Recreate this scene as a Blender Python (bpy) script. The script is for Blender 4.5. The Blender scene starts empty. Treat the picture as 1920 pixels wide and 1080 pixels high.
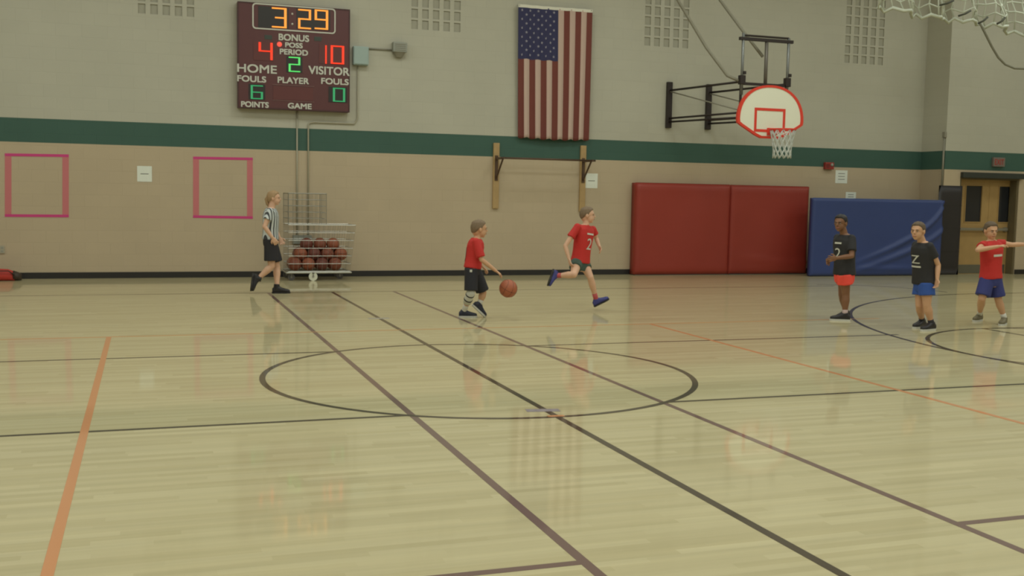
import bpy, bmesh, math, random
from mathutils import Vector, Matrix, noise
from mathutils.bvhtree import BVHTree
random.seed(7)
V = Vector
sc = bpy.context.scene
col = sc.collection

# ------------------------------------------------------------------ camera
FPX = 1986.41
CAMH = 1.5313
YAW, PITCH, ROLL = math.radians(19.021), math.radians(-4.944), math.radians(1.046)
fw = V((math.sin(YAW)*math.cos(PITCH), math.cos(YAW)*math.cos(PITCH), math.sin(PITCH)))
r0 = V((math.cos(YAW), -math.sin(YAW), 0)); u0 = r0.cross(fw)
cr = r0*math.cos(ROLL)+u0*math.sin(ROLL); cu = -r0*math.sin(ROLL)+u0*math.cos(ROLL)
cam = bpy.data.cameras.new('camera'); camo = bpy.data.objects.new('camera', cam); col.objects.link(camo)
camo.matrix_world = Matrix(((cr.x, cu.x, -fw.x, 0), (cr.y, cu.y, -fw.y, 0), (cr.z, cu.z, -fw.z, CAMH), (0, 0, 0, 1)))
cam.sensor_width = 36; cam.lens = FPX/1920*36; cam.clip_end = 200
sc.camera = camo
# ------------------------------------------------------------------ world, exposure
w = bpy.data.worlds.new('world'); sc.world = w; w.use_nodes = True
w.node_tree.nodes['Background'].inputs[0].default_value = (0.5, 0.52, 0.45, 1)
w.node_tree.nodes['Background'].inputs[1].default_value = 0.08
sc.view_settings.view_transform = 'Standard'; sc.view_settings.look = 'None'
sc.cycles.filter_width = 2.3   # soft camcorder optics
sc.view_settings.exposure = 0.0; sc.view_settings.gamma = 1.0; sc.view_settings.use_curve_mapping = False
# ------------------------------------------------------------------ gym lamps (rows of flat high-bay fixtures under the ceiling)
def lamp(x, y, e, sx=3.2, sy=1.6):
    l = bpy.data.lights.new('gym_light', 'AREA'); l.shape = 'RECTANGLE'; l.size = sx; l.size_y = sy
    l.energy = e; l.color = (0.945, 1.0, 0.93)
    o = bpy.data.objects.new('gym_light', l); col.objects.link(o); o.location = (x, y, 7.55)
LE = 106
for lx, k in ((-8, .85), (-2, .98), (4, 1.05), (10, 1.0), (16, .85), (21, .7)):
    for ly in (-3, 3, 9, 15):
        lamp(lx, ly, LE*k)

# ------------------------------------------------------------------ helpers
def ray(px, py):
    return fw + cr*((px-960)/FPX) - cu*((py-540)/FPX)
def at(px, py, y):
    d = ray(px, py); t = y/d.y
    return V((d.x*t, y, CAMH+d.z*t))
def fl(px, py, z=0.0):
    d = ray(px, py); t = (CAMH-z)/-d.z
    return V((d.x*t, d.y*t, z))
def lin(c):
    return tuple((v/255/12.92 if v/255 <= .04045 else ((v/255+.055)/1.055)**2.4) for v in c)
def mat(name, c, rough=.6, metal=0, emit=None, es=1.0, spec=.5, bump=None, noise_amt=0, noise_scale=8):
    m = bpy.data.materials.new(name); m.use_nodes = True
    nt = m.node_tree; b = nt.nodes['Principled BSDF']
    b.inputs['Base Color'].default_value = (*lin(c), 1); b.inputs['Roughness'].default_value = rough
    b.inputs['Metallic'].default_value = metal; b.inputs['Specular IOR Level'].default_value = spec
    if emit:
        b.inputs['Emission Color'].default_value = (*lin(emit), 1); b.inputs['Emission Strength'].default_value = es
    tc = nt.nodes.new('ShaderNodeTexCoord')
    if noise_amt:
        n = nt.nodes.new('ShaderNodeTexNoise'); n.inputs['Scale'].default_value = noise_scale; n.inputs['Detail'].default_value = 4
        nt.links.new(tc.outputs['Object'], n.inputs['Vector'])
        mx = nt.nodes.new('ShaderNodeMix'); mx.data_type = 'RGBA'
        mx.inputs[6].default_value = (*[v*(1-noise_amt) for v in lin(c)], 1); mx.inputs[7].default_value = (*[min(1, v*(1+noise_amt)) for v in lin(c)], 1)
        nt.links.new(n.outputs['Fac'], mx.inputs[0]); nt.links.new(mx.outputs[2], b.inputs['Base Color'])
    if bump:
        n2 = nt.nodes.new('ShaderNodeTexNoise'); n2.inputs['Scale'].default_value = bump[0]
        nt.links.new(tc.outputs['Object'], n2.inputs['Vector'])
        bp = nt.nodes.new('ShaderNodeBump'); bp.inputs['Strength'].default_value = bump[1]; bp.inputs['Distance'].default_value = .01
        nt.links.new(n2.outputs['Fac'], bp.inputs['Height']); nt.links.new(bp.outputs[0], b.inputs['Normal'])
    return m
def link(name, me, m=None, parent=None, smooth=False):
    o = bpy.data.objects.new(name, me); col.objects.link(o)
    if m:
        for q in (m if isinstance(m, (list, tuple)) else [m]): me.materials.append(q)
    if parent: o.parent = parent
    if smooth:
        for p in me.polygons: p.use_smooth = True
    return o
def B(): return bmesh.new()
def done(bm, name, m, parent=None, smooth=False):
    bmesh.ops.recalc_face_normals(bm, faces=bm.faces)
    me = bpy.data.meshes.new(name); bm.to_mesh(me); bm.free()
    return link(name, me, m, parent, smooth)
def tag(o, label=None, cat=None, group=None, kind=None):
    if label: o['label'] = label
    if cat: o['category'] = cat
    if group: o['group'] = group
    if kind: o['kind'] = kind
    return o
def empty(name, loc, label, cat, group=None):
    # parts are modelled in world coordinates, so the parent keeps an inverse of its own place
    o = bpy.data.objects.new(name, None); col.objects.link(o); o.location = loc; o.empty_display_size = .1
    return tag(o, label, cat, group)
def settle(root):
    M = Matrix.Translation(root.location).inverted()
    for c in root.children: c.matrix_parent_inverse = M
def box(bm, c, s, bev=0, rot=None, mi=0):
    g = bmesh.ops.create_cube(bm, size=1)
    vs = g['verts']
    bmesh.ops.scale(bm, vec=s, verts=vs)
    if bev:
        es = list({e for v in vs for e in v.link_edges})
        rb = bmesh.ops.bevel(bm, geom=es, offset=bev, segments=2, affect='EDGES', profile=.6)
        vs = list({v for f in rb['faces'] for v in f.verts} | {v for v in vs if v.is_valid})
        seen = set(vs); st = list(vs)
        while st:
            v = st.pop()
            for e in v.link_edges:
                o = e.other_vert(v)
                if o not in seen: seen.add(o); st.append(o)
        vs = list(seen)
    if rot: bmesh.ops.rotate(bm, cent=(0, 0, 0), matrix=rot, verts=vs)
    bmesh.ops.translate(bm, vec=c, verts=vs)
    if mi:
        for v in vs:
            for f in v.link_faces: f.material_index = mi
    return vs
def box2(bm, a, b, bev=0, mi=0):
    a, b = V(a), V(b)
    return box(bm, (a+b)/2, V((abs(b.x-a.x), abs(b.y-a.y), abs(b.z-a.z))), bev, mi=mi)
def frame(d):
    d = d.normalized(); h = V((0, 0, 1)) if abs(d.z) < .9 else V((1, 0, 0))
    a = d.cross(h).normalized(); return a, d.cross(a).normalized()
def tube(bm, pts, r, n=8, caps=True):
    pts = [V(p) for p in pts]; rs = r if isinstance(r, (list, tuple)) else [r]*len(pts)
    rings = []; a = None
    for i, p in enumerate(pts):
        d = (pts[min(i+1, len(pts)-1)]-pts[max(i-1, 0)])
        if a is None: a, b = frame(d)
        else:
            dn = d.normalized(); a = (a-dn*a.dot(dn)).normalized(); b = dn.cross(a)
        rings.append([bm.verts.new(p+a*math.cos(2*math.pi*k/n)*rs[i]+b*math.sin(2*math.pi*k/n)*rs[i]) for k in range(n)])
    for i in range(len(rings)-1):
        for k in range(n):
            bm.faces.new((rings[i][k], rings[i][(k+1) % n], rings[i+1][(k+1) % n], rings[i+1][k]))
    if caps:
        bm.faces.new(rings[0][::-1]); bm.faces.new(rings[-1])
def closed_tube(bm, pts, r, n=6):
    pts = [V(p) for p in pts]; N = len(pts); rings = []
    for i, p in enumerate(pts):
        d = pts[(i+1) % N]-pts[i-1]; a, b = frame(d)
        rings.append([bm.verts.new(p+a*math.cos(2*math.pi*k/n)*r+b*math.sin(2*math.pi*k/n)*r) for k in range(n)])
    for i in range(N):
        for k in range(n):
            bm.faces.new((rings[i][k], rings[i][(k+1) % n], rings[(i+1) % N][(k+1) % n], rings[(i+1) % N][k]))
def loft(bm, rings, n=20, p=2.0):
    """rings: (centre, half-axis a, half-axis b); superellipse exponent p"""
    R = []
    for c, a, b in rings:
        ring = []
        for k in range(n):
            t = 2*math.pi*k/n; ct, st = math.cos(t), math.sin(t)
            x = math.copysign(abs(ct)**(2/p), ct); y = math.copysign(abs(st)**(2/p), st)
            ring.append(bm.verts.new(V(c)+V(a)*x+V(b)*y))
        R.append(ring)
    for i in range(len(R)-1):
        for k in range(n):
            bm.faces.new((R[i][k], R[i][(k+1) % n], R[i+1][(k+1) % n], R[i+1][k]))
    bm.faces.new(R[0][::-1]); bm.faces.new(R[-1])
def ball(bm, c, r, ax=None, seg=16):
    """ellipsoid; r scalar or 3-tuple along axes ax=(X,Y,Z)"""
    g = bmesh.ops.create_uvsphere(bm, u_segments=seg, v_segments=max(6, seg*3//4), radius=1)
    rr = (r, r, r) if not isinstance(r, (tuple, list)) else r
    ax = ax or (V((1, 0, 0)), V((0, 1, 0)), V((0, 0, 1)))
    for v in g['verts']:
        q = v.co.copy(); v.co = V(c)+ax[0]*q.x*rr[0]+ax[1]*q.y*rr[1]+ax[2]*q.z*rr[2]
def remesh(bm, name, voxel, smooth_it, m, parent, tris=None):
    bmesh.ops.recalc_face_normals(bm, faces=bm.faces)
    me = bpy.data.meshes.new(name+'_tmp'); bm.to_mesh(me); bm.free()
    o = bpy.data.objects.new(name+'_tmp', me); col.objects.link(o)
    md = o.modifiers.new('r', 'REMESH'); md.mode = 'VOXEL'; md.voxel_size = voxel
    s = o.modifiers.new('s', 'SMOOTH'); s.iterations = smooth_it; s.factor = .5
    dg = bpy.context.evaluated_depsgraph_get()
    me2 = bpy.data.meshes.new_from_object(o.evaluated_get(dg)); me2.name = name
    bpy.data.objects.remove(o); bpy.data.meshes.remove(me)
    me2.materials.clear()
    return link(name, me2, m, parent, True)
def text_mesh(s, size, ext, font_w=None, font_h=None, bold=0):
    """mesh of upright lettering in the XZ plane facing -Y, centred; stretched to font_w x font_h"""
    c = bpy.data.curves.new('t', 'FONT'); c.body = s; c.size = size; c.extrude = ext
    o = bpy.data.objects.new('t', c); col.objects.link(o)
    dg = bpy.context.evaluated_depsgraph_get()
    me = bpy.data.meshes.new_from_object(o.evaluated_get(dg))
    bpy.data.objects.remove(o)
    xs = [v.co.x for v in me.vertices]; ys = [v.co.y for v in me.vertices]
    cx, cy = (min(xs)+max(xs))/2, (min(ys)+max(ys))/2; W0, H0 = max(xs)-min(xs), max(ys)-min(ys)
    kx = (font_w/W0) if font_w else 1; kz = (font_h/H0) if font_h else 1
    for v in me.vertices:
        x, y, z = v.co; v.co = ((x-cx)*kx, -z, (y-cy)*kz)
    me.materials.clear()
    if bold:
        bmx = bmesh.new()
        for k, (ox, oz) in enumerate(((-1, -1), (1, -1), (-1, 1), (1, 1))):
            n0 = len(bmx.verts); bmx.from_mesh(me); bmx.verts.ensure_lookup_table()
            for v in bmx.verts[n0:]: v.co += V((ox*bold, -.0004*k, oz*bold))
        bmx.to_mesh(me); bmx.free()
    return me

# ------------------------------------------------------------------ materials of the setting
WY = 19.47            # far wall
SY = 18.72            # stepped-forward wall at the right
Z1, Z2 = 2.283, 2.682 # green band
def wall_material(name, horiz='X'):
    m = bpy.data.materials.new(name); m.use_nodes = True; nt = m.node_tree; b = nt.nodes['Principled BSDF']
    N = nt.nodes.new; L = nt.links.new
    geo = N('ShaderNodeNewGeometry'); sep = N('ShaderNodeSeparateXYZ'); L(geo.outputs['Position'], sep.inputs[0])
    def step(t):
        q = N('ShaderNodeMath'); q.operation = 'GREATER_THAN'; L(sep.outputs['Z'], q.inputs[0]); q.inputs[1].default_value = t; return q
    def mix(f, a, c):
        q = N('ShaderNodeMix'); q.data_type = 'RGBA'; L(f.outputs[0], q.inputs[0])
        if isinstance(a, tuple): q.inputs[6].default_value = (*lin(a), 1)
        else: L(a.outputs[2], q.inputs[6])
        q.inputs[7].default_value = (*lin(c), 1); return q
    m1 = mix(step(Z1), (190, 173, 147), (66, 96, 86)); m2 = mix(step(Z2), m1, (186, 183, 168))
    n = N('ShaderNodeTexNoise'); n.inputs['Scale'].default_value = .9; n.inputs['Detail'].default_value = 6
    mr = N('ShaderNodeMapRange'); mr.inputs[3].default_value = .93; mr.inputs[4].default_value = 1.07; L(n.outputs['Fac'], mr.inputs[0])
    cx = N('ShaderNodeCombineXYZ'); L(sep.outputs[horiz], cx.inputs[0]); L(sep.outputs['Z'], cx.inputs[1])
    L(cx.outputs[0], n.inputs['Vector'])
    br = N('ShaderNodeTexBrick'); br.inputs['Scale'].default_value = 1; br.inputs['Brick Width'].default_value = .406; br.inputs['Row Height'].default_value = .203
    br.inputs['Mortar Size'].default_value = .006; br.inputs['Mortar Smooth'].default_value = .6
    br.inputs['Color1'].default_value = (1, 1, 1, 1); br.inputs['Color2'].default_value = (.975, .975, .975, 1); br.inputs['Mortar'].default_value = (.95, .95, .95, 1)
    L(cx.outputs[0], br.inputs['Vector'])
    mu = N('ShaderNodeMix'); mu.data_type = 'RGBA'; mu.blend_type = 'MULTIPLY'; mu.inputs[0].default_value = 1
    L(m2.outputs[2], mu.inputs[6]); L(br.outputs['Color'], mu.inputs[7])
    vm = N('ShaderNodeVectorMath'); vm.operation = 'SCALE'; L(mu.outputs[2], vm.inputs[0]); L(mr.outputs[0], vm.inputs['Scale'])
    L(vm.outputs[0], b.inputs['Base Color'])
    bp = N('ShaderNodeBump'); bp.inputs['Strength'].default_value = .3; bp.inputs['Distance'].default_value = .004; bp.invert = True
    L(br.outputs['Fac'], bp.inputs['Height']); L(bp.outputs[0], b.inputs['Normal'])
    b.inputs['Roughness'].default_value = .55; b.inputs['Specular IOR Level'].default_value = .3
    return m
M_wall = wall_material('painted_block'); M_wall_side = wall_material('painted_block_side', 'Y')
M_slot = mat('slot_paint', (166, 163, 148), .8)
M_base = mat('black_vinyl', (38, 36, 36), .45)
M_ceil = mat('ceiling_paint', (205, 205, 195), .8)

def floor_material(name, tint=None):
    m = bpy.data.materials.new(name); m.use_nodes = True; nt = m.node_tree; b = nt.nodes['Principled BSDF']
    N = nt.nodes.new; L = nt.links.new
    tc = N('ShaderNodeNewGeometry')
    if tint is None:
        # maple strips: every row is shifted by its own random amount, every board has its own tone
        sp_ = N('ShaderNodeSeparateXYZ'); L(tc.outputs['Position'], sp_.inputs[0])
        def mth(op, a, b_=None):
            q = N('ShaderNodeMath'); q.operation = op
            for i, v in enumerate((a, b_)):
                if v is None: continue
                if isinstance(v, (int, float)): q.inputs[i].default_value = v
                else: L(v, q.inputs[i])
            return q.outputs[0]
        yr = mth('DIVIDE', sp_.outputs['Y'], .057); row = mth('FLOOR', yr)
        wn = N('ShaderNodeTexWhiteNoise'); wn.noise_dimensions = '1D'; L(row, wn.inputs['W'])
        xb_ = mth('ADD', mth('DIVIDE', sp_.outputs['X'], .95), mth('MULTIPLY', wn.outputs['Value'], 9.7)); bi_ = mth('FLOOR', xb_)
        wn2 = N('ShaderNodeTexWhiteNoise'); wn2.noise_dimensions = '1D'; L(mth('ADD', mth('MULTIPLY', row, 17.31), mth('MULTIPLY', bi_, 3.77)), wn2.inputs['W'])
        br = N('ShaderNodeMix'); br.data_type = 'RGBA'; L(wn2.outputs['Value'], br.inputs[0])
        br.inputs[6].default_value = (*lin((188, 176, 136)), 1); br.inputs[7].default_value = (*lin((201, 190, 151)), 1)
        mp = N('ShaderNodeMapping'); mp.inputs['Scale'].default_value = (.35, 9, 1); L(tc.outputs['Position'], mp.inputs['Vector'])
        n = N('ShaderNodeTexNoise'); n.inputs['Scale'].default_value = 1.6; n.inputs['Detail'].default_value = 5; L(mp.outputs[0], n.inputs['Vector'])
        mr = N('ShaderNodeMapRange'); mr.inputs[1].default_value = .3; mr.inputs[2].default_value = .7; mr.inputs[3].default_value = .92; mr.inputs[4].default_value = 1.06; L(n.outputs['Fac'], mr.inputs[0])
        vm = N('ShaderNodeVectorMath'); vm.operation = 'SCALE'; L(br.outputs[2], vm.inputs[0]); L(mr.outputs[0], vm.inputs['Scale'])
        L(vm.outputs[0], b.inputs['Base Color'])
    else:
        b.inputs['Base Color'].default_value = (*lin(tint), 1)
    b.inputs['Roughness'].default_value = .5; b.inputs['Specular IOR Level'].default_value = .2
    b.inputs['Coat Weight'].default_value = .75; b.inputs['Coat Roughness'].default_value = .055; b.inputs['Coat IOR'].default_value = 1.42
    # slight waviness of the sanded boards
    n3 = N('ShaderNodeTexNoise'); n3.inputs['Scale'].default_value = 3.0; n3.inputs['Detail'].default_value = 2; L(tc.outputs['Position'], n3.inputs['Vector'])
    bp = N('ShaderNodeBump'); bp.inputs['Strength'].default_value = .12; bp.inputs['Distance'].default_value = .003
    L(n3.outputs['Fac'], bp.inputs['Height']); L(bp.outputs[0], b.inputs['Coat Normal'])
    return m
M_floor = floor_material('maple_boards')
M_lblack = floor_material('line_black', (70, 58, 42)); M_lpurple = floor_material('line_plum', (112, 86, 80))
M_lorange = floor_material('line_orange', (208, 142, 94)); M_lpale = floor_material('line_faded_orange', (204, 150, 96)); M_lgrey = floor_material('line_grey', (128, 122, 112))
M_ldark = floor_material('line_dark', (92, 84, 66))

# ------------------------------------------------------------------ room shell
bm = B(); box2(bm, (-14, -7, -.2), (26, WY+.3, 0)); floor = tag(done(bm, 'floor', M_floor), kind='structure')
bm = B(); box2(bm, (-14, -7, 8), (26, WY+.3, 8.2)); tag(done(bm, 'ceiling', M_ceil), kind='structure')
bm = B(); box2(bm, (-14.2, -7, 0), (-14, WY+.3, 8)); tag(done(bm, 'wall_left', M_wall_side), kind='structure')
bm = B(); box2(bm, (26, -7, 0), (26.2, WY+.3, 8)); tag(done(bm, 'wall_right', M_wall_side), kind='structure')
bm = B(); box2(bm, (-14.2, -7.2, 0), (26.2, -7, 8)); tag(done(bm, 'wall_front', M_wall), kind='structure')
# far wall with real openings for the acoustic block slots
slots = []
def slot_panel(xa, xb, zb, rows, n=5):
    p = (xb-xa)/(n-.4)
    for i in range(n):
        for r in range(rows):
            slots.append((xa+i*p, xa+i*p+p*.6, zb+r*.203, zb+r*.203+.165))
def wx(px, py): return at(px, py, WY)
slot_panel(wx(259, 27).x, wx(364, 27).x, wx(310, 27).z-.01, 9)
slot_panel(wx(771, 58).x, wx(863, 58).x, wx(815, 56).z-.01, 9, 5)
slot_panel(wx(1208, 87).x, wx(1290, 87).x, wx(1250, 87).z-.01, 9, 5)
slot_panel(wx(1583, 120).x, wx(1655, 120).x, wx(1620, 119).z-.01, 9, 5)
xs = sorted({-14.0, 26.0} | {round(s[k], 5) for s in slots for k in (0, 1)})
zs = sorted({0.0, 8.0} | {round(s[k], 5) for s in slots for k in (2, 3)})
holes = {(round(s[0], 5), round(s[2], 5)): s for s in slots}
bm = B()
# group rows of each panel keep their own heights: build the wall panel by panel in x
panels = {}
for s in slots: panels.setdefault(min(range(4), key=lambda k: abs([.36, 5.0, 10, 15][k]-s[0])), []).append(s)
edges_x = [-14.0]
def quad(x0, x1, z0, z1):
    vs = [bm.verts.new((x, WY, z)) for x, z in ((x0, z0), (x1, z0), (x1, z1), (x0, z1))]; bm.faces.new(vs)
cur = -14.0
for k in sorted(panels):
    P = panels[k]; x0, x1 = min(s[0] for s in P), max(s[1] for s in P); z0, z1 = min(s[2] for s in P), max(s[3] for s in P)
    quad(cur, x0, 0, 8); quad(x0, x1, 0, z0); quad(x0, x1, z1, 8)
    cx_ = sorted({round(s[j], 5) for s in P for j in (0, 1)}); cz_ = sorted({round(s[j], 5) for s in P for j in (2, 3)})
    hs = {(round(s[0], 5), round(s[2], 5)) for s in P}
    for i in range(len(cx_)-1):
        for j in range(len(cz_)-1):
            if (cx_[i], cz_[j]) not in hs: quad(cx_[i], cx_[i+1], cz_[j], cz_[j+1])
    cur = x1
quad(cur, 26, 0, 8)
bmesh.ops.remove_doubles(bm, verts=bm.verts, dist=1e-4)
box2(bm, (-14, WY+.12, 0), (26, WY+.3, 8))
wall_back = done(bm, 'wall_back', M_wall); tag(wall_back, kind='structure')
# liners: one little open box per slot
for (xa, xb, za, zb) in slots:
    b2 = B(); f0, f1 = WY, WY+.022
    A = [b2.verts.new(p) for p in ((xa, f0, za), (xb, f0, za), (xb, f0, zb), (xa, f0, zb), (xa, f1, za), (xb, f1, za), (xb, f1, zb), (xa, f1, zb))]
    for q in ((0, 1, 5, 4), (1, 2, 6, 5), (2, 3, 7, 6), (3, 0, 4, 7), (4, 5, 6, 7)): b2.faces.new([A[i] for i in q])
    done(b2, 'acoustic_slot', M_slot, wall_back)
# stepped-forward wall at the right with a door opening
SX = 16.27
dl, dr, dz = at(1797, 400, SY).x, at(1908, 400, SY).x, at(1860, 333, SY).z
bm = B(); box2(bm, (SX, SY, 0), (dl, WY-.001, 8)); box2(bm, (dl, SY, dz), (dr, WY-.001, 8)); box2(bm, (dr, SY, 0), (26, WY-.001, 8))
ws = done(bm, 'wall_step', M_wall); tag(ws, kind='structure')
# baseboards
bm = B(); box2(bm, (-14, WY-.012, 0), (SX, WY, .105), .003); tag(done(bm, 'baseboard_back', M_base), kind='structure')
bm = B(); box2(bm, (SX-.012, SY-.012, 0), (dl, SY, .105), .003); box2(bm, (dr, SY-.012, 0), (26, SY, .105), .003)
box2(bm, (SX-.012, SY, 0), (SX, WY, .105)); tag(done(bm, 'baseboard_right', M_base), kind='structure')

# ------------------------------------------------------------------ court lines (thin paint films, pieces of the floor)
def strip(name, a, b, wd, m, z=.0012):
    a, b = V((*a, 0)), V((*b, 0)); d = (b-a).normalized(); n = V((-d.y, d.x, 0))*wd/2
    bm = B(); lo = [bm.verts.new(p) for p in (a-n, b-n, b+n, a+n)]; hi = [bm.verts.new(v.co+V((0, 0, z))) for v in lo]
    bm.faces.new(lo[::-1]); bm.faces.new(hi)
    for i in range(4): bm.faces.new((lo[i], lo[(i+1) % 4], hi[(i+1) % 4], hi[i]))
    return done(bm, name, m, floor)
def arc(name, c, r, a0, a1, wd, m, z=.0016, n=96, pts=None):
    bm = B(); rows = []
    for i in range(n+1):
        t = a0+(a1-a0)*i/n; d = V((math.cos(t), math.sin(t), 0)); cc = V((*c, 0))
        rows.append([bm.verts.new(cc+d*(r-wd/2)), bm.verts.new(cc+d*(r+wd/2)), bm.verts.new(cc+d*(r+wd/2)+V((0, 0, z))), bm.verts.new(cc+d*(r-wd/2)+V((0, 0, z)))])
    for i in range(n):
        for k in range(4): bm.faces.new((rows[i][k], rows[i][(k+1) % 4], rows[i+1][(k+1) % 4], rows[i+1][k]))
    if abs(a1-a0) < 6.28:
        bm.faces.new(rows[0]); bm.faces.new(rows[-1][::-1])
    bmesh.ops.remove_doubles(bm, verts=bm.verts, dist=1e-5)
    return done(bm, name, m, floor)
CX, CY = 2.698, 8.628
strip('court_line', (CX, -6), (CX, CY+7.77), .05, M_lblack, .0014)
strip('court_line', (CX-.97, -6), (CX-.97, CY+7.77), .05, M_lpurple, .0010)
strip('court_line', (CX+.97, -6), (CX+.97, CY+7.77), .05, M_lpurple, .0010)
strip('court_line', (-14, CY+7.77), (11.9, CY+7.77), .05, M_ldark, .0008)
arc('centre_circle', (CX, CY), 1.829, 0, 2*math.pi, .05, M_lblack)
for yy in (1.545, -1.53):
    strip('court_line', (-14, CY+yy), (CX-.97, CY+yy), .045, M_lblack, .0012)
    strip('court_line', (CX+.97, CY+yy), (8.3 if yy > 0 else 8.1, CY+yy), .045, M_lblack, .0012)
strip('court_line', (-14, CY-4.62), (CX-.97, CY-4.62), .05, M_lpurple, .0009)
strip('court_line', (CX+.97, CY-4.62), (16, CY-4.62), .05, M_lpurple, .0009)
strip('court_line', (CX-3.09, -6), (CX-3.09, CY+3.05), .05, M_lorange, .0018)
strip('court_line', (CX+3.13, -6), (CX+3.13, CY+3.05), .045, M_lorange, .0018)
strip('court_line', (-12, CY+3.05), (9.2, CY+3.05), .035, M_lpale, .0017)
HX = 14.0
arc('three_point_arc', (HX, CY), 6.03, math.pi/2, 3*math.pi/2, .05, M_lblack)
strip('court_line', (HX, CY+6.03), (15.6, CY+6.03), .05, M_lblack, .0011)
arc('free_throw_circle', (HX-4.19, CY), 1.83, 0, 2*math.pi, .05, M_lblack, .0013)
strip('court_line', (HX-4.19, CY+1.83), (15.6, CY+1.83), .05, M_lblack, .0011)
strip('court_line', (HX-4.19, CY-1.83), (15.6, CY-1.83), .05, M_lblack, .0011)
strip('court_line', (HX-4.19, CY-1.83), (HX-4.19, CY+1.83), .05, M_lblack, .0015)
arc('court_arc', (11.6, 15.1), 1.6, math.radians(-5), math.radians(85), .04, M_ldark, .0012, 24)
p = fl(1021, 770); strip('floor_tape', (p.x-.13, p.y+.03), (p.x+.11, p.y-.01), .09, floor_material('tape_grey', (150, 142, 150)), .0022)
p = fl(1042, 780); strip('floor_tape', (p.x-.06, p.y), (p.x+.06, p.y-.01), .045, M_lorange, .0024)
p = fl(712, 597); strip('floor_tape', (p.x-.14, p.y), (p.x+.12, p.y), .12, floor_material('tape_pale', (172, 168, 160)), .0022)

# ------------------------------------------------------------------ double door in the stepped wall
M_wood = mat('door_oak', (174, 142, 92), .4, noise_amt=.12, noise_scale=6); M_woodd = mat('door_frame_paint', (104, 92, 66), .5)
M_glass = mat('door_glass', (40, 42, 46), .12); M_steel = mat('brushed_steel', (160, 156, 145), .35, .7); M_kick = mat('kick_plate', (118, 116, 104), .4, .5)
DY = SY+.22
def leaf(name, xa, xb, wina, winb, hinge):
    wz0, wz1 = at(1850, 416, DY).z, at(1850, 349, DY).z
    e = None
    bm = B(); T = .045; z1 = dz-.05
    a, b = wina, winb
    for q in (((xa, 0), (a, z1)), ((b, 0), (xb, z1)), ((a, 0), (b, wz0)), ((a, wz1), (b, z1))):
        box2(bm, (q[0][0], DY, q[0][1]+.0), (q[1][0], DY+T, q[1][1]))
    d = done(bm, name, M_wood); tag(d, kind='structure')
    bm = B(); box2(bm, (a, DY+.018, wz0), (b, DY+.026, wz1)); done(bm, 'window_pane', M_glass, d)
    bm = B()
    for q in (((a-.02, wz0-.02), (b+.02, wz0)), ((a-.02, wz1), (b+.02, wz1+.02)), ((a-.02, wz0), (a, wz1)), ((b, wz0), (b+.02, wz1))):
        box2(bm, (q[0][0], DY-.012, q[0][1]), (q[1][0], DY+.002, q[1][1]))
    done(bm, 'window_bead', M_wood, d)
    bm = B(); box2(bm, (xa+.03, DY-.006, .01), (xb-.03, DY, at(1850, 496, DY).z), .001); done(bm, 'kick_plate', M_kick, d)
    zb = at(1850, 430, DY).z
    bm = B(); box2(bm, (xa+.06, DY-.085, zb-.03), (xb-.06, DY-.045, zb+.03), .01)
    box2(bm, (xa+.06, DY-.06, zb-.05), (xa+.13, DY, zb+.05), .005); box2(bm, (xb-.13, DY-.06, zb-.05), (xb-.06, DY, zb+.05), .005)
    done(bm, 'push_bar', M_steel, d)
X = lambda px: at(px, 400, DY).x
leaf('door_1', dl+.05, X(1853)-.003, X(1809), X(1839), 0)
leaf('door_2', X(1853)+.003, dr-.05, X(1871), X(1899), 1)
bm = B(); box2(bm, (dl, SY+.02, 0), (dl+.05, DY+.1, dz)); box2(bm, (dr-.05, SY+.02, 0), (dr, DY+.1, dz)); box2(bm, (dl+.05, SY+.02, dz-.05), (dr-.05, DY+.1, dz))
tag(done(bm, 'trim_1', M_woodd), kind='structure')
bm = B(); box2(bm, (dl, SY-.09, dz-.02), (dr+.05, SY, dz+.1), .008); tag(done(bm, 'trim_2', mat('dark_lintel', (52, 56, 50), .6)), kind='structure')

# ------------------------------------------------------------------ exit sign
M_red = mat('sign_red', (170, 50, 45), .5); M_white = mat('matt_white', (225, 225, 215), .5); M_signp = mat('sign_face', (120, 108, 100), .5)
c = at(1872, 304, SY-.03)
e = empty('exit_sign', (c.x, SY, c.z-.12), 'small grey exit sign with red letters on the green band above the door', 'sign')
bm = B(); box(bm, c, (.32, .06, .2), .008); done(bm, 'housing', M_signp, e)
me = text_mesh('EXIT', .1, .002, .25, .12); t = link('lettering', me, M_red, e); t.location = (c.x, c.y-.033, c.z); settle(e); 
# ------------------------------------------------------------------ scoreboard
M_sb = mat('scoreboard_maroon', (92, 50, 52), .45, noise_amt=.05); M_dk = mat('display_black', (44, 40, 40), .4); M_inset = mat('panel_inset', (98, 50, 50), .5)
M_let = mat('lettering_white', (205, 205, 195), .5)
F = WY-.16
a, b = at(445, 6, F), at(656, 208, F)
sbx0, sbx1, sbz1, sbz0 = a.x, at(656, 100, F).x, (at(445, 5, F).z+at(656, 15, F).z)/2, (at(445, 204, F).z+at(656, 209, F).z)/2
e = empty('scoreboard', ((sbx0+sbx1)/2, WY, sbz0), 'maroon electronic scoreboard high on the far wall showing 3:29', 'scoreboard')
bm = B(); box2(bm, (sbx0, F, sbz0), (sbx1, WY-.01, sbz1), .012); done(bm, 'cabinet', M_sb, e)
bm = B()
for s in ((sbx0, sbx0+.02), (sbx1-.02, sbx1)): box2(bm, (s[0], F-.008, sbz0+.02), (s[1], F, sbz1-.02))
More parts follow.
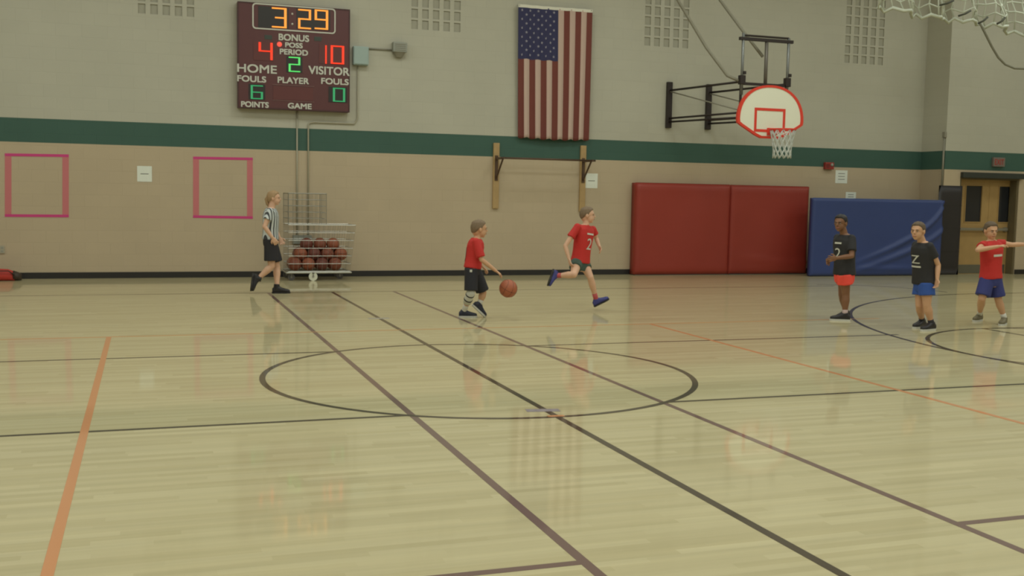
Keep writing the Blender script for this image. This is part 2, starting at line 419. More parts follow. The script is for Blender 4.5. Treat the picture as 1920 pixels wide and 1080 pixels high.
box2(bm, (sbx0, F-.008, sbz0), (sbx1, F, sbz0+.02)); box2(bm, (sbx0, F-.008, sbz1-.02), (sbx1, F, sbz1)); done(bm, 'cabinet_edge', mat('maroon_edge', (70, 40, 42), .5), e)
def sp(px, py, o=0): return at(px, py, F-o)
# rounded white outline around the clock
def rrect(x0, x1, z0, z1, r, n=6):
    out = []
    for cx_, cz_, a0 in ((x1-r, z1-r, 0), (x0+r, z1-r, 90), (x0+r, z0+r, 180), (x1-r, z0+r, 270)):
        for i in range(n+1):
            t = math.radians(a0+90*i/n); out.append((cx_+r*math.cos(t), cz_+r*math.sin(t)))
    return out
p0, p1 = sp(473, 11), sp(629, 59)
zc0, zc1 = (sp(473, 56).z+sp(629, 62).z)/2, (sp(473, 8).z+sp(629, 14).z)/2
o1 = rrect(p0.x, p1.x, zc0, zc1, .06); o2 = rrect(p0.x+.022, p1.x-.022, zc0+.022, zc1-.022, .042)
bm = B(); N_ = len(o1)
fr = [[bm.verts.new((x, F-d, z)) for x, z in o] for o, d in ((o1, 0), (o1, .012), (o2, .012), (o2, 0))]
for i in range(N_):
    j = (i+1) % N_
    for k in range(3): bm.faces.new((fr[k][i], fr[k][j], fr[k+1][j], fr[k+1][i]))
done(bm, 'clock_border', M_let, e)
def panel(pxa, pya, pxb, pyb, m, name='display_panel', d=.006):
    A, C_ = sp(pxa, pya), sp(pxb, pyb); zc = sp((pxa+pxb)/2, (pya+pyb)/2).z; h = abs(A.z-C_.z)
    bm = B(); box2(bm, (A.x, F-d, zc-h/2), (C_.x, F, zc+h/2)); return done(bm, name, m, e)
panel(484, 11, 541, 55, M_dk); panel(556, 14, 619, 58, M_dk)
panel(466, 157, 497, 188, M_dk); panel(616, 162, 651, 193, M_dk); panel(537, 105, 567, 137, M_dk)
panel(475, 77, 513, 115, M_inset); panel(598, 82, 648, 122, M_inset); panel(512, 161, 587, 190, M_inset)
G = {'3': ['11111', '00001', '00001', '01111', '00001', '00001', '11111'], '2': ['11111', '00001', '00001', '11111', '10000', '10000', '11111'],
     '9': ['11111', '10001', '10001', '11111', '00001', '00001', '11111'], '4': ['10001', '10001', '10001', '11111', '00001', '00001', '00001'],
     '1': ['00001']*7, '0': ['11111', '10001', '10001', '10001', '10001', '10001', '11111'],
     '6': ['11111', '10000', '10000', '11111', '10001', '10001', '11111']}
M_amber = mat('led_amber', (60, 30, 10), .5, emit=(255, 158, 62), es=1.3); M_ledr = mat('led_red', (60, 10, 8), .5, emit=(248, 62, 34), es=1.25)
M_ledg = mat('led_green', (10, 50, 20), .5, emit=(96, 226, 110), es=1.1); M_ledg2 = mat('led_dim_green', (10, 50, 30), .5, emit=(62, 170, 106), es=.9)
def digit(ch, px0, px1, py0, py1, m, name='digit'):
    A, C_ = sp((px0), (py0+py1)/2), sp(px1, (py0+py1)/2); zt, zb = sp((px0+px1)/2, py0).z, sp((px0+px1)/2, py1).z
    wd, h = C_.x-A.x, zt-zb; bm = B(); g = G[ch]
    for r in range(13):
        for q in range(9):
            R_, Q = r/2, q/2
            on = g[int(R_)][int(Q)] == '1' and (r % 2 == 0 or g[min(6, int(R_)+1)][int(Q)] == '1') and (q % 2 == 0 or g[int(R_)][min(4, int(Q)+1)] == '1')
            if r % 2 and q % 2: on = False
            if on: box(bm, V((A.x+wd*(q/8), F-.011, zt-h*(r/12))), (wd/8*1.6, .01, h/12*.86))
    return done(bm, name, m, e)
digit('3', 512, 535, 16, 51, M_amber); digit('2', 561, 581, 19, 53, M_amber); digit('9', 592, 613, 20, 54, M_amber)
digit('4', 487, 509, 81, 111, M_ledr); digit('1', 598, 611, 86, 118, M_ledr); digit('0', 622, 643, 87, 119, M_ledr)
digit('2', 543, 561, 108, 134, M_ledg); digit('6', 472, 491, 161, 185, M_ledg2); digit('0', 626, 645, 166, 190, M_ledg2)
for py in (26, 45):
    c = sp(548, py); bm = B(); ball(bm, c, (.018, .01, .018), seg=10); done(bm, 'clock_colon', M_let, e, True)
c = sp(524, 83); bm = B(); ball(bm, c, (.045, .02, .045), seg=12); done(bm, 'possession_light', mat('led_pink', (80, 20, 15), .5, emit=(250, 96, 76), es=.95), e, True)
for px in (503, 596):
    c = sp(px, 70 if px < 550 else 73); bm = B(); box(bm, c, (.13, .008, .075), .003); done(bm, 'bonus_light', mat('unlit_lamp', (58, 66, 60), .4), e)
for s, px, py, wpx, hpx in (('BONUS', 551, 71, 56, 12), ('POSS', 551, 85, 32, 9), ('PERIOD', 551, 98, 52, 10), ('HOME', 482, 129, 72, 15), ('VISITOR', 617, 133, 78, 15),
                            ('FOULS', 472, 148, 52, 11), ('PLAYER', 550, 151, 58, 11), ('FOULS', 628, 153, 52, 11), ('POINTS', 478, 196, 50, 10), ('GAME', 562, 199, 44, 10)):
    c = sp(px, py); k = 9.35/1000*1.0
    me = text_mesh(s, .12, .004, wpx*k, hpx*k*.98, .004); t = link('caption', me, M_let, e); t.location = (c.x, F-.006, c.z)
bm = B(); z0_, z1_ = sp(550, 190).z, sp(550, 160).z; xa, xb = sp(511, 175).x, sp(589, 175).x
for q in (((xa, z0_), (xb, z0_+.008)), ((xa, z1_-.008), (xb, z1_))): box2(bm, (q[0][0], F-.009, q[0][1]), (q[1][0], F, q[1][1]))
done(bm, 'player_rule', mat('faint_rule', (135, 100, 98), .5), e)
settle(e)

# ------------------------------------------------------------------ wall boxes and conduits beside the scoreboard
M_box = mat('box_blue_grey', (158, 176, 172), .5); M_box2 = mat('box_grey', (150, 152, 142), .5); M_cond = mat('conduit_paint', (170, 164, 144), .5); M_condg = mat('conduit_grey', (140, 136, 122), .5)
c = at(676, 105, WY-.06); e = empty('junction_box', (c.x, WY, c.z-.17), 'pale blue-grey metal box on the wall touching the right of the scoreboard', 'box')
bm = B(); box(bm, c, (.28, .12, .33), .01); done(bm, 'body', M_box, e); bm = B(); box(bm, c-V((0, .065, 0)), (.25, .012, .30), .003); done(bm, 'cover', M_box, e); settle(e)
c = at(749, 92, WY-.08); e = empty('wall_horn', (c.x, WY, c.z-.13), 'grey wall horn with a sloped underside, right of the pale box', 'horn')
bm = B(); box2(bm, (c.x-.13, WY-.15, c.z-.06), (c.x+.13, WY, c.z+.12), .012); done(bm, 'body', M_box2, e)
bm = B(); loft(bm, [(V((c.x, WY-.07, c.z-.06)), V((.11, 0, 0)), V((0, .07, 0))), (V((c.x, WY-.04, c.z-.15)), V((.06, 0, 0)), V((0, .035, 0)))], 14, 3.5); done(bm, 'hood', M_condg, e)
bm = B()
for k in range(4): box(bm, V((c.x, WY-.153, c.z+.08-.035*k)), (.2, .008, .012))
done(bm, 'grille', M_condg, e); settle(e)
def conduit(pts, label, m=M_cond, r=.014, g=None):
    bm = B(); tube(bm, pts, r, 8); o = done(bm, 'conduit', m, None, True); tag(o, label, 'conduit', g)
def W(px, py, o=.02): return at(px, py, WY-o)
p0, p1 = W(690, 91), W(736, 95); conduit([V((p0.x+.005, WY-.02, p0.z)), V((p1.x-.0, WY-.02, p0.z))], 'short conduit linking the pale box and the wall horn', M_condg)
pa = W(671, 124); pb = W(668, 226); zc = W(660, 232).z; pc = W(583, 236); xd = W(578, 300).x
conduit([pa, V((pa.x, pb.y, pb.z+.05)), V((pa.x-.015, pb.y, pb.z+.01)), V((pa.x-.06, pb.y, zc)), V((pc.x+.05, pb.y, zc)), V((xd+.01, pb.y, zc-.02)), V((xd, pb.y, zc-.07)), V((xd, pb.y, .75))],
        'conduit running under the scoreboard then down behind the cart', M_cond)
conduit([V((W(557, 215).x, WY-.02, sbz0)), V((W(557, 215).x, WY-.02, .75))], 'straight conduit from scoreboard bottom edge to behind the cart', M_cond)
c = W(568, 440, .03); bm = B(); box2(bm, (xd-.28, WY-.07, .6), (xd+.06, WY, .76), .006); tag(done(bm, 'outlet_box', M_box2), 'grey outlet box low on wall behind the ball cart', 'box')
c = W(1735, 290); conduit([V((SX-.03, SY+.02, 1.9)), V((SX-.03, SY+.02, 2.95))], 'thin grey conduit on the wall corner beside the blue mat', M_condg, .02)
c = at(1736, 272, WY-.3); bm = B(); box(bm, V((SX-.03, SY+.02, 3.02)), (.06, .08, .12), .008); tag(done(bm, 'conduit_box', M_condg), 'small grey box topping the conduit at the wall corner', 'box')
c = W(4, 468, .01); e = empty('wall_outlet', (c.x, WY, c.z-.06), 'pale wall outlet plate near the left edge', 'outlet')
bm = B(); box(bm, c, (.08, .014, .13), .004); done(bm, 'plate', M_cond, e)
for dz_ in (.03, -.03):
    bm = B(); box(bm, c+V((0, -.008, dz_)), (.035, .005, .03), .002); done(bm, 'socket', M_box2, e)
settle(e)

# ------------------------------------------------------------------ pink tape squares
M_pink = mat('magenta_tape', (205, 62, 130), .5); M_pink2 = mat('pink_tape', (200, 116, 120), .5)
def tapesq(x0, x1, y0, y1, label, y0b, y1b):
    A, A2, D, D2 = W(x0, y0, .003), W(x1, y0b, .003), W(x0, y1, .003), W(x1, y1b, .003)
    e = empty('tape_square', ((A.x+A2.x)/2, WY, (A.z+D.z)/2), label, 'tape')
    def st(p, q, wd, m, dz, name):
        bm = B(); d = (q-p).normalized(); n = V((-d.z, 0, d.x))*wd/2
        lo = [bm.verts.new(V((v.x, WY-.001, v.z))) for v in (p-n, q-n, q+n, p+n)]; hi = [bm.verts.new(v.co-V((0, dz, 0))) for v in lo]
        bm.faces.new(lo); bm.faces.new(hi[::-1])
        for i in range(4): bm.faces.new((lo[i], lo[(i+1) % 4], hi[(i+1) % 4], hi[i]))
        done(bm, name, m, e)
    k = V((.05, 0, 0))
    st(A+k, D+k, .10, M_pink2, .002, 'tape_strip'); st(A2-k, D2-k, .10, M_pink2, .002, 'tape_strip')
    st(A, A2, .045, M_pink, .0035, 'tape_strip'); st(D, D2, .045, M_pink, .0035, 'tape_strip'); settle(e)
tapesq(9, 129, 290, 404, 'square outline of pink tape on the wall at the far left', 292, 405)
tapesq(362, 474, 296, 406, 'square outline of pink tape on the wall under the scoreboard, near the referee', 298, 408)

# ------------------------------------------------------------------ paper notices
M_paper = mat('paper', (228, 232, 222), .6); M_ink = mat('ink', (110, 110, 108), .6)
def paper(px0, px1, py0, py1, label, y=WY, lines=1):
    A, D = at(px0, py0, y-.004), at(px1, py1, y-.004)
    e = empty('paper_notice', ((A.x+D.x)/2, y, D.z), label, 'paper', None)
    bm = B(); nx = 6
    rows = [[bm.verts.new((A.x+(D.x-A.x)*i/nx, y-.003-.004*abs(math.sin(i*1.3)), A.z+(D.z-A.z)*j)) for i in range(nx+1)] for j in (0, 1)]
    for i in range(nx): bm.faces.new((rows[0][i], rows[0][i+1], rows[1][i+1], rows[1][i]))
    o = done(bm, 'sheet', M_paper, e); s = o.modifiers.new('t', 'SOLIDIFY'); s.thickness = .001
    bm = B(); wd = D.x-A.x; h = A.z-D.z
    for k in range(lines):
        zc = A.z-h*(.5 if lines == 1 else .25+.22*k); box(bm, V(((A.x+D.x)/2, y-.009, zc)), (wd*.55, .001, .012))
    done(bm, 'print', M_ink, e); settle(e)
paper(257, 285, 311, 341, 'white paper notice between the two pink tape squares')
paper(1098, 1120, 325, 353, 'white paper notice beside the right wooden post of the pull-up bar')
paper(1567, 1588, 319, 344, 'white paper notice under the red alarm above the blue mat', lines=3)
paper(1586, 1604, 360, 379, 'white paper half hidden behind the top of the blue mat', lines=2)
# fire alarm
c = at(1554, 311, WY-.04); e = empty('fire_alarm', (c.x, WY, c.z-.08), 'dark red fire alarm on the wall at the lower edge of the green band', 'alarm')
M_alarm = mat('alarm_red', (150, 52, 44), .45); bm = B(); box(bm, c, (.22, .08, .15), .012); done(bm, 'body', M_alarm, e)
bm = B(); ball(bm, c+V((.05, -.045, .02)), (.035, .025, .035), seg=10); done(bm, 'strobe', M_box2, e, True)
bm = B()
for k in range(4): box(bm, c+V((-.05, -.042, .03-.022*k)), (.09, .006, .008))
done(bm, 'grille', mat('alarm_dark', (70, 30, 28), .5), e); settle(e)

# ------------------------------------------------------------------ pull-up bar on wooden posts
M_oak = mat('post_oak', (176, 146, 100), .5, noise_amt=.15, noise_scale=12); M_blk = mat('black_steel', (52, 44, 42), .45, .3); M_brn = mat('bar_steel', (92, 72, 58), .4, .4)
c = at(1010, 330, WY); e = empty('pull_up_bar', (c.x, WY, at(930, 392, WY).z), 'pull-up bar on two wooden wall posts below the flag', 'bar')
posts = []
for px, py0, py1 in ((931, 268, 391), (1094, 273, 397)):
    A, D = W(px, py0, .03), W(px, py1, .03); posts.append(A)
    bm = B(); box2(bm, (A.x-.06, WY-.045, D.z), (A.x+.06, WY, A.z), .006); done(bm, 'post', M_oak, e)
zb_ = W(1010, 300, .02).z
yb = WY-.5
L0, L1 = at(938, 296, yb), at(1104, 301, yb); zb_ = (L0.z+L1.z)/2
for A in posts:
    bm = B(); box2(bm, (A.x-.03, WY-.06, zb_-.42), (A.x+.03, WY-.045, zb_+.06)); box2(bm, (A.x-.02, yb-.02, zb_-.02), (A.x+.02, WY-.045, zb_+.02))
    tube(bm, [(A.x, WY-.05, zb_-.38), (A.x, yb+.06, zb_-.01)], .018, 8); done(bm, 'bracket', M_brn, e)
bm = B(); tube(bm, [(posts[0].x-.06, yb, zb_), (posts[1].x+.06, yb, zb_)], .019, 10); done(bm, 'bar', M_brn, e, True)
settle(e)

# ------------------------------------------------------------------ flag, hung by its top edge
M_fr = mat('flag_red', (116, 60, 52), .8); M_fw = mat('flag_white', (196, 170, 158), .8); M_fb = mat('flag_blue', (52, 52, 88), .8); M_fs = mat('star_white', (150, 146, 158), .8); M_fh = mat('flag_header', (225, 222, 208), .8)
FY = WY-.10
fx0, fx1 = at(972, 14, FY).x, at(1110, 20, FY).x; fz1 = at(1040, 15, FY).z; fz0 = at(1040, 260, FY).z
e = empty('flag', ((fx0+fx1)/2, WY, fz0), 'large striped flag with a starred blue corner hanging flat on the wall', 'flag')
def fold(u, v): # u across 0..1, v down 0..1
    return .032*math.sin(u*13*math.pi+.6)*(.35+.65*v)+.02*math.sin(u*5+v*2)
def fz(u, v): return fz1-(fz1-fz0)*(v+ .006*math.sin(u*13*math.pi)*v + .008*math.sin(u*3.0)*v)
def fxp(u, v): return fx0+(fx1-fx0)*(u)+.05*(v*(1-u))
def FP(u, v, o=0): return V((fxp(u, v), FY+fold(u, v)-o, fz(u, v)))
nu, nv = 78, 40
bm = B(); vv = [[bm.verts.new(FP(i/nu, j/nv)) for i in range(nu+1)] for j in range(nv+1)]
canv = 16; canu = 42
for j in range(nv):
    for i in range(nu):
        f_ = bm.faces.new((vv[j][i], vv[j][i+1], vv[j+1][i+1], vv[j+1][i])); s = i//6
        f_.material_index = 2 if (i < canu and j < canv) else (0 if s % 2 == 0 else 1)
o = done(bm, 'cloth', [M_fr, M_fw, M_fb], e, True); s = o.modifiers.new('t', 'SOLIDIFY'); s.thickness = .003
bm = B()
for r in range(11):          # rows run down the canton when it hangs this way
    for q in range(9):
        if (r+q) % 2: continue
        u = (q+1)/10*canu/nu; v = (r+1)/12*canv/nv; c = FP(u, v, .006)
        vs = [bm.verts.new(c+V((math.sin(t)*rr, 0, math.cos(t)*rr))) for t, rr in [(math.pi*k/5, (.030 if k % 2 == 0 else .013)) for k in range(10)]]
        bm.faces.new(vs)
done(bm, 'stars', M_fs, e)['kind'] = 'stuff'
bm = B(); bb = [[bm.verts.new(FP(i/nu, 0, d)+V((0, 0, z))) for i in range(0, nu+1, 3)] for d, z in ((.006, .02), (.006, -.035), (-.006, -.035), (-.006, .02))]
for k in range(4):
    for i in range(len(bb[0])-1): bm.faces.new((bb[k][i], bb[k][i+1], bb[(k+1) % 4][i+1], bb[(k+1) % 4][i]))
done(bm, 'header_band', M_fh, e)
for u in (.015, .985):
    c = FP(u, 0); bm = B(); tube(bm, [(c.x, WY-.006, c.z+.02), (c.x, c.y-.02, c.z)], .008, 8); done(bm, 'wall_hook', M_box2, e)
settle(e)

# ------------------------------------------------------------------ wall basketball hoop (fan backboard)
M_bd = mat('board_white', (236, 236, 216), .45); M_or = mat('rim_orange', (224, 64, 44), .45); M_gal = mat('galvanised', (128, 130, 128), .45, .5); M_net = mat('net_white', (205, 210, 205), .7)
BY = 17.35
e = empty('basketball_hoop', (at(1290, 240, WY).x, WY, at(1290, 240, WY).z), 'white fan-shaped backboard with orange rim on black wall brackets', 'hoop')
ml, mr_ = at(1250, 200, WY).x+.03, at(1324, 200, WY).x+.03
zt, zb = (at(1250, 154, WY).z), at(1247, 240, WY).z
legs = []
for xw in (ml, mr_):
    bm = B(); box2(bm, (xw-.055, WY-.08, zb), (xw+.055, WY-.0, zt), .008); done(bm, 'wall_bracket', M_blk, e)
FRY = BY+.22
fL, fR = at(1389, 160, FRY), at(1474, 160, FRY)
z_ta = at(1386, 153, FRY).z; z_ba = at(1386, 211, FRY).z
for xw, ff in ((ml, fL), (mr_, fR)):
    bm = B(); za = zt-.17
    tube(bm, [(xw, WY-.07, za), (ff.x, FRY, z_ta)], .022, 8); tube(bm, [(xw, WY-.07, zb+.19), (ff.x, FRY, z_ba)], .02, 8); tube(bm, [(xw, WY-.07, zb+.12), (ff.x, FRY, z_ba-.09)], .02, 8)
    tube(bm, [(ff.x, FRY, z_ba-.12), (ff.x, FRY, z_ta+.05)], .025, 8); done(bm, 'arm', M_blk, e, True)
    bm = B(); tube(bm, [(xw, WY-.07, za-.02), (ff.x, FRY, z_ba+.04)], .013, 6); done(bm, 'brace', M_condg, e, True)
ztop = at(1389, 72, FRY).z; zcl = at(1389, 150, FRY).z
for ff in (fL, fR):
    bm = B(); tube(bm, [(ff.x, FRY-.03, at(1389, 178, FRY).z), (ff.x, FRY-.03, at(1389, 62 if ff is fL else 66, FRY).z)], .028, 10); done(bm, 'upright', M_gal, e, True)
    bm = B(); box(bm, (ff.x, FRY-.03, zcl), (.11, .1, .17), .01); box(bm, (ff.x+.03, FRY-.06, zcl+.13), (.06, .05, .06), .008); done(bm, 'clamp', M_blk, e)
bm = B(); box2(bm, (fL.x-.08, FRY-.06, ztop-.035), (fR.x+.09, FRY, ztop+.025), .006); done(bm, 'crossbar', M_blk, e)
bm = B(); z2_ = at(1389, 66, FRY).z; tube(bm, [(fL.x+.03, FRY-.03, z2_), (fR.x, FRY-.03, z2_)], .02, 8); done(bm, 'crossbar', M_blk, e)
bm = B(); tube(bm, [((fL.x+fR.x)/2+.02, FRY-.02, ztop), ((fL.x+fR.x)/2+.02, FRY-.02, at(1436, 175, FRY).z)], .034, 10); done(bm, 'hoist_tube', mat('tube_grey', (104, 98, 90), .45, .3), e, True)
for z_ in (z_ta, z_ba):
    bm = B(); box2(bm, (fL.x-.03, FRY-.05, z_-.06), (fR.x+.03, FRY-.01, z_-.01)); done(bm, 'rear_frame', M_blk, e)
# fan board outline
bL, bR = at(1383, 210, BY), at(1506, 210, BY); cxb = (bL.x+bR.x)/2; hw = (bR.x-bL.x)/2
zT, zB, zM = at(1440, 160, BY).z, at(1440, 259, BY).z, at(1440, 226, BY).z
def fan(k=1.0):
    out = []
    c0 = V((cxb, 0, (zT+zB)/2))
    n = 26
    for i in range(n+1):  # arch from right shoulder over the top to the left
        t = math.pi*i/n; zc = zM-.0
        x = cxb+hw*math.copysign(abs(math.cos(t))**.92, math.cos(t)); z = zc+(zT-zc)*math.sin(t)**.92 if math.sin(t) > 1e-6 else zc
        out.append((x, z))
    out += [(cxb-hw*.985, zM-.06), (cxb-hw*.9, zM-.10), (cxb-hw*.45, zB+.05), (cxb-hw*.28, zB), (cxb+hw*.28, zB), (cxb+hw*.45, zB+.05), (cxb+hw*.9, zM-.10), (cxb+hw*.985, zM-.06)]
    return [(c0.x+(x-c0.x)*k, c0.z+(z-c0.z)*k) for x, z in out]
bm = B(); o1 = fan(); f1 = [bm.verts.new((x, BY, z)) for x, z in o1]; f2 = [bm.verts.new((x, BY+.04, z)) for x, z in o1]
bm.faces.new(f1); bm.faces.new(f2[::-1])
for i in range(len(o1)): j = (i+1) % len(o1); bm.faces.new((f1[i], f2[i], f2[j], f1[j]))
done(bm, 'backboard', M_bd, e)
bm = B(); o1, o2 = fan(1.012), fan(.925)
r_ = [[bm.verts.new((x, BY-d, z)) for x, z in o] for o, d in ((o1, -.042), (o1, .008), (o2, .008), (o2, 0))]
for i in range(len(o1)):
    j = (i+1) % len(o1)
    for k in range(3): bm.faces.new((r_[k][i], r_[k][j], r_[k+1][j], r_[k+1][i]))
done(bm, 'board_border', M_or, e)
q0, q1 = at(1415, 203, BY), at(1471, 250, BY); q0.z = at(1443, 203, BY).z; q1.z = at(1443, 248, BY).z; bm = B()
qc = (q0.x+q1.x)/2; t_ = .05
box2(bm, (q0.x, BY-.006, q0.z-t_), (q1.x, BY, q0.z)); box2(bm, (q0.x, BY-.006, q1.z), (q0.x+t_, BY, q0.z-t_)); box2(bm, (q1.x-t_, BY-.006, q1.z), (q1.x, BY, q0.z-t_)); box2(bm, (q0.x+t_, BY-.006, q1.z), (q1.x-t_, BY, q1.z+t_))
done(bm, 'target_square', M_or, e)
RR = .228; ry = BY-.15-RR; rz = at(1465, 243, ry).z; rx = cxb+.03
bm = B(); closed_tube(bm, [(rx+RR*math.cos(2*math.pi*i/36), ry+RR*math.sin(2*math.pi*i/36), rz) for i in range(36)], .016, 8); done(bm, 'rim', M_or, e, True)
bm = B(); box2(bm, (rx-.1, BY-.02, rz-.09), (rx+.1, BY, rz+.05), .006); box2(bm, (rx-.06, ry+RR-.005, rz-.015), (rx+.06, BY, rz+.01))
for s in (-1, 1): tube(bm, [(rx+s*.09, BY-.01, rz-.07), (rx+s*.14, ry+RR*.7, rz-.01)], .008, 6)
done(bm, 'rim_mount', M_or, e)
bm = B(); NS = 12; ringr = [(RR, 0), (.205, -.12), (.18, -.24), (.165, -.35), (.16, -.44), (.165, -.52)]
for i in range(NS):
    for s in (-1, 1):
        pts = []
        for k, (r1, z1) in enumerate(ringr):
            t = 2*math.pi*(i+s*k*.5)/NS; pts.append((rx+r1*math.cos(t), ry+r1*math.sin(t), rz+z1))
        tube(bm, pts, .009, 5)
done(bm, 'net', M_net, e, True)
# grey tubes up to the ceiling, standing in for soft shadow lines on the wall
for (pa, pb, pc, lab, ya) in (((1364, 142), (1325, 90), (1271, 0), 'long grey tube in place of a shadow line, slanting up left from the hoop frame', FRY), ((1430, 106), (1387, 50), (1350, 0), 'grey tube in place of a shadow line, slanting up left above the backboard', FRY)):
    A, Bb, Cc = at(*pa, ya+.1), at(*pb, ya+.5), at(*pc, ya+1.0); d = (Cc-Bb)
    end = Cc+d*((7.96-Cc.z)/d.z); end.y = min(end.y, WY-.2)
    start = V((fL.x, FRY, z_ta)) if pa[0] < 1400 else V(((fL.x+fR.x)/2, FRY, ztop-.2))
    bm = B(); tube(bm, [start.lerp(A, 1) if pa[0] > 1400 else start, A, Bb, Cc, end][(1 if pa[0] > 1400 else 0):], .03, 8); done(bm, 'shadow_line', mat('strap', (140, 136, 120), .9), e, True)  # strap colour carries the tone of the shadow line
settle(e)

# ------------------------------------------------------------------ gathered net hanging at the upper right
M_cord = mat('net_cord', (196, 200, 184), .8); M_dstrap = mat('dark_strap', (66, 66, 54), .8)
NY = 16.4
low = [(1650, 14), (1700, 26), (1740, 34), (1790, 40), (1838, 46), (1880, 55), (1925, 68), (2010, 92), (2100, 110)]
pts = [at(*q, NY) for q in low]
def lowp(t):
    f_ = t*(len(pts)-1); i = min(int(f_), len(pts)-2); return pts[i].lerp(pts[i+1], f_-i)
bm = B(); NC, NR = 44, 8
grid = []
for i in range(NC+1):
    b0 = lowp(i/NC); colu = []
    sag = .05*abs(math.sin(i*math.pi/2))
    for j in range(NR+1):
        colu.append(V((b0.x-.03*j+.02*math.sin(i*1.7+j), NY+.18*math.sin(i*.9)*(1-.08*j)+.05*math.cos(j*2+i), b0.z+sag+.19*j+.02*math.sin(i*2.3+j*1.1))))
    grid.append(colu)
for i in range(NC+1): tube(bm, grid[i], .013, 5)
for j in range(0, NR+1): tube(bm, [grid[i][j] for i in range(NC+1)], .032 if j == 0 else .015, 5)
ng = empty('hanging_net', (grid[0][0].x, NY, grid[0][0].z), 'gathered pale cord net hanging from the ceiling at the upper right', 'net')
done(bm, 'mesh_cords', M_cord, ng, True)['kind'] = 'stuff'
bm = B(); tube(bm, [grid[i][NR] for i in range(NC+1)], .03, 6); done(bm, 'top_rope', M_cord, ng, True)
for i in range(3, NC, 9):
    g = grid[i][NR]; bm = B(); tube(bm, [g, (g.x, NY, 8)], .012, 6); done(bm, 'hanger', M_cord, ng, True)
for (xa, ya, xb, yb_) in ((1764, 9, 1786, 2), (1799, 29, 1818, 21), (1836, 43, 1850, 33), (1871, 44, 1883, 34)):
    A, D = at(xa, ya, NY-.25), at(xb, yb_, NY-.25); bm = B(); tube(bm, [A-V((.02, 0, .01)), A.lerp(D, .5)+V((0, -.02, -.01)), D+V((.02, 0, .01))], .02, 6); done(bm, 'strap', M_dstrap, ng, True)
settle(ng)
rp = [at(x, y, NY) for x, y in ((1838, 44), (1848, 64), (1860, 88), (1872, 108), (1885, 121), (1902, 128), (1925, 129), (1960, 120), (2000, 90))]
bm = B(); tube(bm, rp, .022, 8); tag(done(bm, 'hanging_rope', mat('rope_grey', (128, 126, 110), .9), None, True), 'slack grey rope looping below the hanging net', 'rope')

# ------------------------------------------------------------------ mats along the wall
M_redm = mat('red_vinyl', (150, 52, 40), .5, noise_amt=.06, noise_scale=3); M_bluem = mat('blue_vinyl', (54, 70, 124), .42, noise_amt=.06, noise_scale=3); M_padk = mat('black_vinyl_pad', (46, 42, 44), .5)
def slab(name, x0, x1, z1, yf, th, m, fn, parent, nx=40, nz=24, z0=.0):
    bm = B(); F_ = [[None]*(nx+1) for _ in range(nz+1)]; Bk = [[None]*(nx+1) for _ in range(nz+1)]
    for j in range(nz+1):
        for i in range(nx+1):
            u, v = i/nx, j/nz; eu = min(u, 1-u)*(x1-x0); ev = min(v, 1-v)*(z1-z0)
            rnd = .03*(1-min(1, min(eu, ev)/.05))**2
            F_[j][i] = bm.verts.new((x0+(x1-x0)*u, yf+rnd+fn(u, v), z0+(z1-z0)*v)); Bk[j][i] = bm.verts.new((x0+(x1-x0)*u, yf+th, z0+(z1-z0)*v))
    for j in range(nz):
        for i in range(nx):
            bm.faces.new((F_[j][i], F_[j][i+1], F_[j+1][i+1], F_[j+1][i])); bm.faces.new((Bk[j][i], Bk[j+1][i], Bk[j+1][i+1], Bk[j][i+1]))
    for j in range(nz):
        for i in (0, nx): bm.faces.new((F_[j][i], F_[j+1][i], Bk[j+1][i], Bk[j][i]))
    for i in range(nx):
        for j in (0, nz): bm.faces.new((F_[j][i], F_[j][i+1], Bk[j][i+1], Bk[j][i]))
    return done(bm, name, m, parent, True)
RY = WY-.26
xr0, xrm, xr1 = at(1192, 430, RY).x, at(1369, 430, RY).x, at(1516, 430, RY).x
zr = [at(1197, 343, RY).z, at(1369, 346, RY).z, at(1515, 351, RY).z]
def redmat(x0, x1, z1, lab, k):
    e = empty('wall_mat', ((x0+x1)/2, RY, 0), lab, 'mat')
    def fn(u, v):
        y = .006*math.sin(u*9+k)*math.sin(v*5+k)
        if k: y += -.02*math.exp(-((v-(.12+.10*(1-u)**2))/.03)**2)*min(1, u*3)
        return y
    slab('pad', x0+.005, x1-.005, z1, RY, .24, M_redm, fn, e, z0=.015)
    bm = B(); box2(bm, (x0+.02, RY+.03, 0), (x1-.02, RY+.22, .02)); done(bm, 'base_strip', M_padk, e)
    bm = B()
    for s in (.03, .97): tube(bm, [(x0+(x1-x0)*s, RY+.035, z1-.004), (x0+(x1-x0)*s, RY+.2, z1+.002)], .006, 6)
    tube(bm, [(x0+.02, RY+.06, z1-.0), (x1-.02, RY+.06, z1-.0)], .007, 6); done(bm, 'seam', mat('red_seam', (104, 40, 32), .5), e); settle(e)
redmat(xr0, xrm, (zr[0]+zr[1])/2, 'left red padded mat standing against the far wall, right of the runner', 0)
redmat(xrm, xr1, (zr[1]+zr[2])/2, 'right red padded mat against the far wall, touching the blue mat', 1)
BYM = SY-.19
xb0, xb1 = at(1523, 440, BYM).x, at(1767, 440, BYM).x; zbm = (at(1525, 371, BYM).z+at(1765, 376, BYM).z)/2
e = empty('folding_mat', ((xb0+xb1)/2, BYM, 0), 'large sagging blue vinyl mat with diagonal creases, standing between red and black mats', 'mat')
